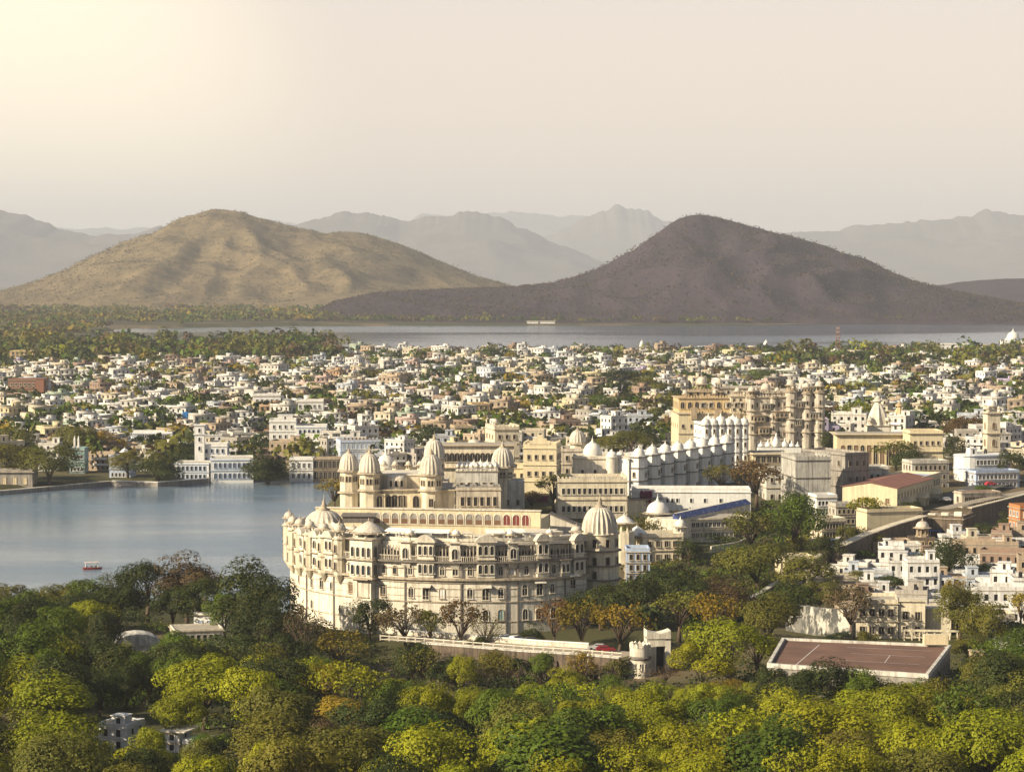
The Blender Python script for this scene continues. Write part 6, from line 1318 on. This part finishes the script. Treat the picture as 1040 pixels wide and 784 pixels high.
# ------------------------------------------------------------------ the trees one can pick out in the photograph
for a in [('broad','dark',150,566,632,76),('dense','brown',190,561,634,66),('dense','dark',203,583,640,54),('tall','dark',252,570,652,58),('dense','dark',275,585,660,60),
 ('dense','dark',120,583,640,60),('broad','green',92,585,640,66),('broad','olive',60,590,640,60),('dense','dark',28,600,650,60),('dense','green',2,606,652,56),('bare','olive',118,583,618,34),
 ('dense','dark',375,604,650,46),('airy','gold',345,636,690,60),('bare','grey',310,612,690,56),('airy','grey',412,613,662,56),('airy','olive',436,618,662,32),('airy','russet',466,607,664,56),('bare','olive',492,622,668,44),('dense','dark',485,645,672,26),
 ('airy','russet',562,606,664,40),('airy','gold',590,606,668,52),('airy','gold',628,610,672,62),('dense','dark',540,632,664,24),
 ('broad','dark',640,585,640,64),('dense','dark',668,575,634,60),('dense','dark',610,590,640,50),('broad','dark',700,580,640,60),('dense','dark',585,600,640,34),('dense','brown',735,585,640,52),
 ('airy','olive',690,598,652,60),('airy','gold',722,600,662,50),('broad','lime',742,624,700,84),('dense','lime',712,648,702,62),('airy','olive',768,640,690,44),
 ('broad','olive',770,548,606,92),('airy','olive',762,516,568,62),('dense','green',806,496,566,60),('airy','russet',768,466,516,64),('airy','olive',733,470,505,36),('dense','dark',700,545,575,30),
 ('dense','olive',820,560,610,70),('dense','dark',800,590,640,60),('broad','dark',840,540,580,40),('dense','olive',780,600,660,60),
 ('airy','lime',876,503,543,46),('airy','olive',888,540,560,34),('dense','dark',962,546,592,50),('airy','grey',866,592,652,52),('dense','olive',832,588,620,46),('dense','dark',905,582,606,34),
 ('dense','dark',905,606,626,26),('dense','green',932,566,590,30),('dense','dark',1000,570,592,26),('dense','olive',870,578,598,26),('airy','gold',950,612,640,30),('dense','dark',1024,600,622,26),('dense','olive',880,640,662,30),('dense','dark',850,640,664,36),('dense','dark',985,600,625,30),('dense','olive',975,590,650,48),('airy','gold',968,586,625,30),('dense','olive',1000,608,668,54),('airy','gold',1036,600,640,40),('dense','green',1020,640,690,64),('dense','olive',985,640,680,46),
 ('dense','green',602,400,428,72),('broad','olive',640,436,462,52),('dense','olive',625,442,462,60),('dense','dark',655,434,458,36),('airy','olive',600,430,452,50),('dense','olive',568,430,455,36),
 ('airy','olive',562,480,520,52),('airy','lime',517,498,518,32),('airy','brown',540,498,520,30),('airy','gold',340,484,520,40),('airy','gold',358,482,522,30),
 ('dense','dark',273,450,490,48),('dense','olive',50,446,492,62),('dense','olive',6,446,488,50),('broad','gold',100,436,474,54),('dense','green',28,452,486,40),('broad','olive',78,428,476,52),('broad','olive',18,430,475,50),('dense','dark',160,456,489,50),('dense','olive',130,455,485,36),('dense','dark',186,447,478,40),
 ('dense','dark',440,428,468,44),('tall','dark',455,436,468,28),('airy','lime',480,448,470,30),
 ('airy','lime',870,405,440,36),('dense','dark',846,434,462,30),('airy','russet',985,420,458,42),('airy','russet',972,424,460,34),('dense','dark',968,440,478,26),('airy','olive',910,446,478,46),('dense','dark',922,455,486,44),('dense','dark',1030,455,490,40),
 ('airy','olive',660,528,560,34),('bare','olive',648,520,560,44),('dense','olive',676,542,560,20),('dense','dark',700,588,606,40),
 ('dense','green',780,374,395,60),('dense','lime',742,378,396,36),('dense','dark',632,372,402,46),('dense','olive',660,382,410,44),('dense','dark',690,395,425,36),('dense','olive',678,410,432,44)]:
    tree(*a)
for a in [('dense','dark',20,622,680,60),('dense','green',60,612,668,58),('dense','lime',92,606,660,50),('dense','dark',110,615,672,46),('dense','green',35,600,650,56),('broad','dark',80,598,645,60),('dense','olive',8,590,640,50),('dense','lime',60,640,700,54),('dense','dark',95,645,700,56),('dense','green',180,650,700,58),('dense','lime',205,648,700,44),('dense','dark',240,640,700,60),('dense','dark',262,610,680,60),('dense','green',228,600,650,46),('dense','dark',175,590,640,44),('dense','dark',295,640,700,50),('airy','olive',272,650,705,44),('dense','green',150,660,715,50),
  ('dense','lime',88,744,788,44),('dense','lime',150,734,790,40),('dense','olive',205,748,795,44),('dense','green',176,760,800,36),('dense','dark',120,757,800,30),
  ('dense','dark',846,668,736,84),('dense','dark',812,674,738,60),('dense','green',875,676,740,50),('dense','olive',908,690,738,52),('dense','green',942,688,736,46),('dense','dark',785,672,730,44),('dense','dark',450,668,704,34),('airy','olive',430,655,702,40),('dense','lime',575,676,712,36),('dense','green',620,684,716,34),('airy','olive',515,664,704,34),
  ('dense','olive',862,532,556,26),('airy','lime',893,518,536,24),('dense','dark',925,508,522,20),('dense','green',1000,492,506,22),('dense','dark',1022,520,545,30),('dense','dark',1000,530,552,28),('dense','dark',835,548,572,28),('dense','olive',812,545,566,30),
  ('dense','olive',505,656,702,36),('dense','green',548,658,704,34),('airy','gold',590,660,706,36),('dense','dark',420,650,700,40),('dense','lime',470,664,706,34),('airy','olive',622,668,706,26),
  ('bare','russet',600,672,694,50),('bare','russet',482,676,700,44),('bare','grey',505,672,698,40),('bare','russet',675,676,700,40),('bare','brown',345,672,696,36),('airy','russet',560,676,700,30)]: tree(*a)
tree('palm','dark',656,606,668); tree('palm','dark',527,662,705); tree('palm','dark',460,660,702)
# the wood that fills the foot of the view
rngw = random.Random(5)
KEEP = [(168,232,615,660),(122,150,650,672),(97,140,735,784),(160,186,735,784),(655,690,640,700),(636,664,645,704),(785,960,645,705),(800,940,600,650),(430,640,636,664),(700,760,600,640)]
def kept(px, py):
    return any(a<px<b and c<py<d for a,b,c,d in KEEP)
Yr = 640.0; grid = []
while Yr > 345:
    stp = 14.8*(Yr/520)**.6; x = -0.222*Yr
    while x < 0.222*Yr:
        grid.append((x+rngw.uniform(-3.2,3.2), Yr+rngw.uniform(-3,3))); x += stp
    Yr -= 14.8*(Yr/520)**.6
placed = [(o.location.x,o.location.y) for o,*_ in TREES]
nw = 0
for x, y in grid:
    z = gz(x,y)
    if z < 1.2 or inside(np.array([x]),np.array([y]),LAKE)[0] < 5: continue
    px, py = proj((x,y,z))
    lim = 618 if px < 300 else (700 if px < 520 else (712 if px < 800 else 722))
    if px > 960: lim = 670
    if py < lim or kept(px,py): continue
    if any(abs(x-a)<5 and abs(y-b)<5 for a,b in placed): continue
    h = rngw.uniform(9,15.5)
    u = rngw.random()
    if py < 740 and px < 330: c = 'dark' if u<0.5 else ('green' if u<0.75 else 'lime')
    elif px < 420 and py > 770: c = 'olive' if u<0.35 else ('brown' if u<0.45 else ('lime' if u<.75 else 'dark'))
    elif px > 930 and py < 770: c = 'olive' if u<0.45 else ('green' if u<0.75 else 'dark')
    else: c = 'lime' if u<0.62 else ('green' if u<0.84 else ('olive' if u<0.92 else ('gold' if u<.97 else 'brown')))
    top = float(np.interp(px,[0,120,230,300,380,420,640,700,740,790,810,960,985,1040],[622,628,640,660,672,688,690,688,686,690,676,684,660,650])) + rngw.uniform(0,12)
    h = min(h, zat(top,y)-z)
    if h < 4.5: continue
    # nothing may hide the white roof house, the gate tower or the court
    for a,b,c0,d0 in ((94,142,725,756),(160,202,735,764),(638,690,648,690),(800,962,652,690),(172,232,628,640),(122,150,648,656)):
        if a-18 < px < b+18 and py > d0-2:
            h = min(h, max(4.5, (zat(d0-4,y)-z)))
    kd = rngw.choices(['dense','broad','tall','airy'],[62,20,10,8])[0]; tree_xy(kd,c,x,y,h,h*rngw.uniform(.9,1.12),name='tree'); nw += 1
#print('wood trees',nw,'all',len(TREES))
# ------------------------------------------------------------------ trees standing among the houses, then woods and scrub that read as masses
rt = random.Random(77); nt_ = 0
BELT = [(20,455,1180),(110,470,1130)]
for i in range(400):
    if len(TREES) >= 302: break
    px = rt.uniform(-20,1060); Y = 1060*math.exp(rt.random()**1.2*math.log(2.1))
    x = xat(px,Y)
    if not PALX(px,Y) and px < 690: continue
    if not PALX(px,Y) and Y < 1100 and px<985: continue
    if inside(np.array([x]),np.array([Y]),LAKE)[0] < 8: continue
    c = rt.choices(['dark','green','olive','gold','brown','lime'],[3,3,4,1.5,1.5,.6])[0]; h = rt.uniform(8,13)
    tree_xy(rt.choice(['dense','broad','airy','dense']),c,x,Y,h,h*rt.uniform(1.0,1.5)); nt_ += 1
def mass(name, label, pts, rng, csize=0.9, ncard=55):
    """wood seen from afar: every tree a lobed heap of leaf clumps, all in one mesh"""
    Vs, Cs = [], []
    for x, y, z, h, w, c in pts:
        n = ncard; u = sphere_pts(n,rng); u[:,2] = np.abs(u[:,2])*1.0-0.25; nl = 5; lc = rng.normal(0,.28,(nl,3)); lc[:,2] = np.abs(lc[:,2])*.6
        q = lc[rng.randint(0,nl,n)]+u*.33*rng.uniform(.8,1.15,(n,1)); P3 = q*np.array([w,w,h])+np.array([x,y,z+h*.48])
        Vs.append(cards(P3,u+np.array([0,0,.2]),csize*w/9,rng,.4)); k = rng.uniform(.75,1.25); Cs.append(np.tile(np.array(c)*k,(n*4,1)))
    V = np.concatenate(Vs); C = np.concatenate(Cs); o = bpy.data.objects.new(name,quadmesh(name,V,[M['leaf_far']],C)); col.objects.link(o); tag(o,label,'woodland',kind='stuff'); return o
rn = np.random.RandomState(8)
def scatter(n, f):
    out = []; tries = 0
    while len(out) < n and tries < n*30:
        tries += 1; px, Y, h, w, c = f(); x = xat(px,Y)
        out.append([x,Y,0,h,w,LEAFC[c]])
    a = np.array([[q[0],q[1]] for q in out]); zs = ground_np(a[:,0],a[:,1]); dl = inside(a[:,0],a[:,1],FARLAKE)
    return [(q[0],q[1],float(z)-.5,q[3],q[4],q[5]) for q,z,d in zip(out,zs,dl) if d > 4]
def townt():
    Y = 1090*math.exp(rt.random()*math.log(2.2)); return rt.uniform(-40,1080),Y,rt.uniform(9,15),rt.uniform(11,20),rt.choices(['dark','green','olive','brown','gold'],[5,4,4,1.5,1])[0]
def belt():
    while True:
        px = rt.uniform(-40,1100); Y = rt.uniform(2180,2420) if 400 < px < 790 else (rt.uniform(2080,2640) if px < 400 else rt.uniform(1850,2420))
        dn = 1.0 if 90<px<330 else (.6 if px<90 else (.30 if px<520 else (.33 if px<800 else .6)))
        if rt.random() < dn: s_ = 1.15 if px < 350 else (.62 if px<790 else .95); return px,Y,rt.uniform(9,21)*s_,rt.uniform(13,22)*s_,rt.choices(['dark','green','olive','brown','gold','lime'],[3,4,6,1.5,.7,.4])[0]
def lsh():
    return rt.uniform(-60,340),rt.uniform(2900,5200),rt.uniform(10,17),rt.uniform(14,26),rt.choices(['green','olive','brown','gold'],[2,5,2,2])[0]
def fsh():
    return rt.uniform(100,1100),rt.uniform(3990,4200),rt.uniform(8,14),rt.uniform(12,20),rt.choices(['dark','green','olive','brown'],[3,2,4,3])[0]
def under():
    Y = rt.uniform(345,665); return rt.uniform(-30,1075),Y,rt.uniform(2.0,5),rt.uniform(4,8),rt.choices(['dark','green','olive'],[6,2,1])[0]  # mostly dark tints: deep shade between the trees is put into the leaf colour
def clear(q):
    px, py = proj((q[0],q[1],q[2])); Y = q[1]
    if inside(np.array([q[0]]),np.array([Y]),LAKE)[0] < 4: return False
    if math.hypot(q[0]-CX,Y-CY_) < RR+6: return False
    for a,b_,c,d in ((385,700,640,678),(765,975,640,700),(163,236,612,664),(118,152,640,678),(636,690,640,706),(86,205,730,800),(795,950,596,662)):
        if a < px < b_ and c < py < d: return False
    return not (px > 860 and 540 < py < 625)
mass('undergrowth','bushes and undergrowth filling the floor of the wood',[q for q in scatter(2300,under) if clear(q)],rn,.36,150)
def slope():
    Y = rt.uniform(640,830); return rt.uniform(640,880),Y,rt.uniform(2,5),rt.uniform(4,8),rt.choices(['dark','green','olive','brown','grey'],[5,3,3,2,1])[0]
def clear2(q):
    for o in (LOCS): 
        if abs(q[0]-o[0]) < o[2] and abs(q[1]-o[1]) < o[2]: return False
    return True
LOCS = [(o.location.x,o.location.y,9 if o.get('category') != 'car' else 4) for o in col.objects if o.parent is None and o.get('category') not in (None,'tree','palace')]
mass('undergrowth','bushes on the shaded slope between the palace and the fort wall',[q for q in scatter(700,slope) if clear2(q)],rn,.42,130)
mass('town_trees','scattered trees between the houses of the far town',[q for q in scatter(1250,townt) if PALX(520+F*q[0]/q[1],q[1]) and inside(np.array([q[0]]),np.array([q[1]]),LAKE)[0]>12],rn,1.0,60)
mass('lakeside_wood','belt of trees along the near side of the far lake',scatter(620,belt),rn,1.0,60)
mass('plain_wood','hazy woods on the plain below the golden mountain',scatter(900,lsh),rn,1.1,40)
mass('shore_wood','line of trees along the foot of the dark mountain',scatter(420,fsh),rn,1.1,36)
LEAFC.update(plum2=(.085,.055,.05),plum=(.045,.034,.043),straw=(.19,.145,.07))
def scrub(name, label, mv, n, size, cols, seed):
    rg = np.random.RandomState(seed); nx = len(mv); idx = rg.randint(0,nx,n); P3 = mv[idx]+np.c_[rg.normal(0,4,n),rg.normal(0,8,n),np.zeros(n)]
    P3 = P3[P3[:,2]>14]; n = len(P3); Vs, Cs = [], []
    for k in range(5):
        u = sphere_pts(n,rg); u[:,2] = np.abs(u[:,2]); s = size*rg.uniform(.5,1.3,n)[:,None]
        Vs.append(cards(P3+u*s*.5+np.array([0,0,size*.25]),u+np.array([0,-.2,.4]),size*.5,rg,.3)); cc = np.array([LEAFC[c] for c in cols])[rg.randint(0,len(cols),n)]; Cs.append(np.repeat(cc*rg.uniform(.7,1.2,(n,1)),4,axis=0))
    o = bpy.data.objects.new(name,quadmesh(name,np.concatenate(Vs),[M['leaf_far']],np.concatenate(Cs))); col.objects.link(o); tag(o,label,'scrub',kind='stuff')
scrub('mountain_scrub','dark thorn scrub dotted over the peaked mountain',mt_right[1],34000,2.6,['plum','plum2','plum','russet'],3)
scrub('mountain_scrub','thin scrub dotted over the golden mountain',mt_left[1],22000,2.6,['straw','olive','grey','brown'],4)
# ------------------------------------------------------------------ labels that single out each tree and each house
def head(o, h): return proj((o.location.x,o.location.y,o.location.z+h))
TLM = [('gate tower',650,668),('gateway',670,664),('brown court',880,672),('derelict house',895,630),('rooftop water box house',117,745),('slanting roof house',176,752),('grey rounded shed',136,658),('blue door house',215,632),
 ('crescent palace wall',440,630),('round ribbed tower',609,570),('domed pavilion',405,490),('cream hall',552,470),('grey cupola',586,446),('bastion wall',690,465),('sandstone palace',770,425),('corner bastion',822,492),
 ('long hall',915,505),('clock tower',1008,432),('white terrace building',703,508),('lakeside hotel',230,470),('arched mansion',315,465),('teal house',78,470),('lakeside stone pavilion',12,488),('tour boat',93,577),
 ('stepping fort wall',790,603),('blotched old wall',832,640),('tarpaulin shelter',944,540),('palm behind the gateway',656,630),('pale blue building',376,462),('colonnade hall',885,448),('temple spires',903,418),('radio mast',851,345),('yellow tall house',485,422),
 ('bottom left corner',0,784),('bottom right corner',1040,784),('bottom edge middle',520,784),('two parked white cars',520,651),('drive balustrade',455,660),('ghat embankment',60,496)]
ORD = ['','second ','third ','fourth ','fifth ','sixth ','seventh ','eighth ','ninth ','tenth ','eleventh ','twelfth ','thirteenth ','fourteenth ','fifteenth ','sixteenth ','seventeenth ','eighteenth ','nineteenth ','twentieth ']
def rel(px, py, lm):
    dx, dy = px-lm[1], py-lm[2]
    if lm[0].startswith('bottom'): return 'near the '
    if abs(dx) > abs(dy)*1.1: return 'right of the ' if dx > 0 else 'left of the '
    return 'below the ' if dy > 0 else 'above the '
def assign(items, LMS, fmt):
    """items: (object, descriptor, px, py); ordinal counted outwards from the landmark among like neighbours"""
    groups = {}
    for o, d, px, py in items:
        lm = min(LMS,key=lambda l: math.hypot(px-l[1],(py-l[2])*1.3)); r = rel(px,py,lm); groups.setdefault((d,r,lm[0]),[]).append((math.hypot(px-lm[1],py-lm[2]),o))
    for (d,r,l), v in groups.items():
        v.sort(key=lambda t: t[0])
        for k, (_,o) in enumerate(v): o['label'] = fmt(d,r,l,ORD[min(k,19)],len(v))
KW = {'dense':'round','broad':'spreading','airy':'loose','bare':'bare','tall':'tall','palm':'palm'}
ti = []
for o, kind, c, h, w in TREES:
    px, py = head(o,h*.6); d = ('palm tree' if kind=='palm' else f'{CWORD[c]} {KW[kind]} tree'); ti.append((o,d,px,py))
    o['group'] = 'trees of the wood and gardens'
assign(ti,TLM,lambda d,r,l,k,n: (f'the only {d} {r}{l}' if n==1 else f'{k or "first "}{d} {r}{l}, counting outwards'))
HLM = TLM[:2]+[('rampart bastion',962,535),('orange tall house',1045,535),('ruined tomb',935,550),('tarpaulin shelter',944,540),('derelict house',895,630),('long hall',915,505),('clock tower',1008,432),('temple spires',903,418),('colonnade hall',885,448),('sandstone palace',770,425),
 ('lakeside hotel',230,465),('arched mansion',315,455),('plain white mansion',286,450),('pale blue building',376,455),('yellow tall house',485,422),('brown apartment house',468,448),('veranda house',386,426),('stepped white block',270,416),('crowned white house',314,421),('blue tarpaulin shed',97,424),('orange brick block',27,398),('red edged school',94,414),('gallery school',144,449),('blue tank house',187,436),('teal house',78,470),('cream hall',552,470),('white rounded street building',995,478),('corner house',123,476),('brown court',880,672),('tree behind the cream hall',602,414)]
SW = {1:'single storey',2:'two storey',3:'three storey',4:'four storey'}
hi = []
for o, cn, nf, parts in HOUSES:
    px, py = head(o,5); ex = 'with rooftop hut' if 'stair_hut' in parts else 'with bare roof'
    if 'balcony' in parts: ex = 'with balconies'
    hi.append((o,f'{cn} {SW[nf]} house {ex}',px,py))
assign(hi,HLM,lambda d,r,l,k,n: (f'{d} {r}{l}' if n==1 else f'{k or "first "}{d} {r}{l}'))
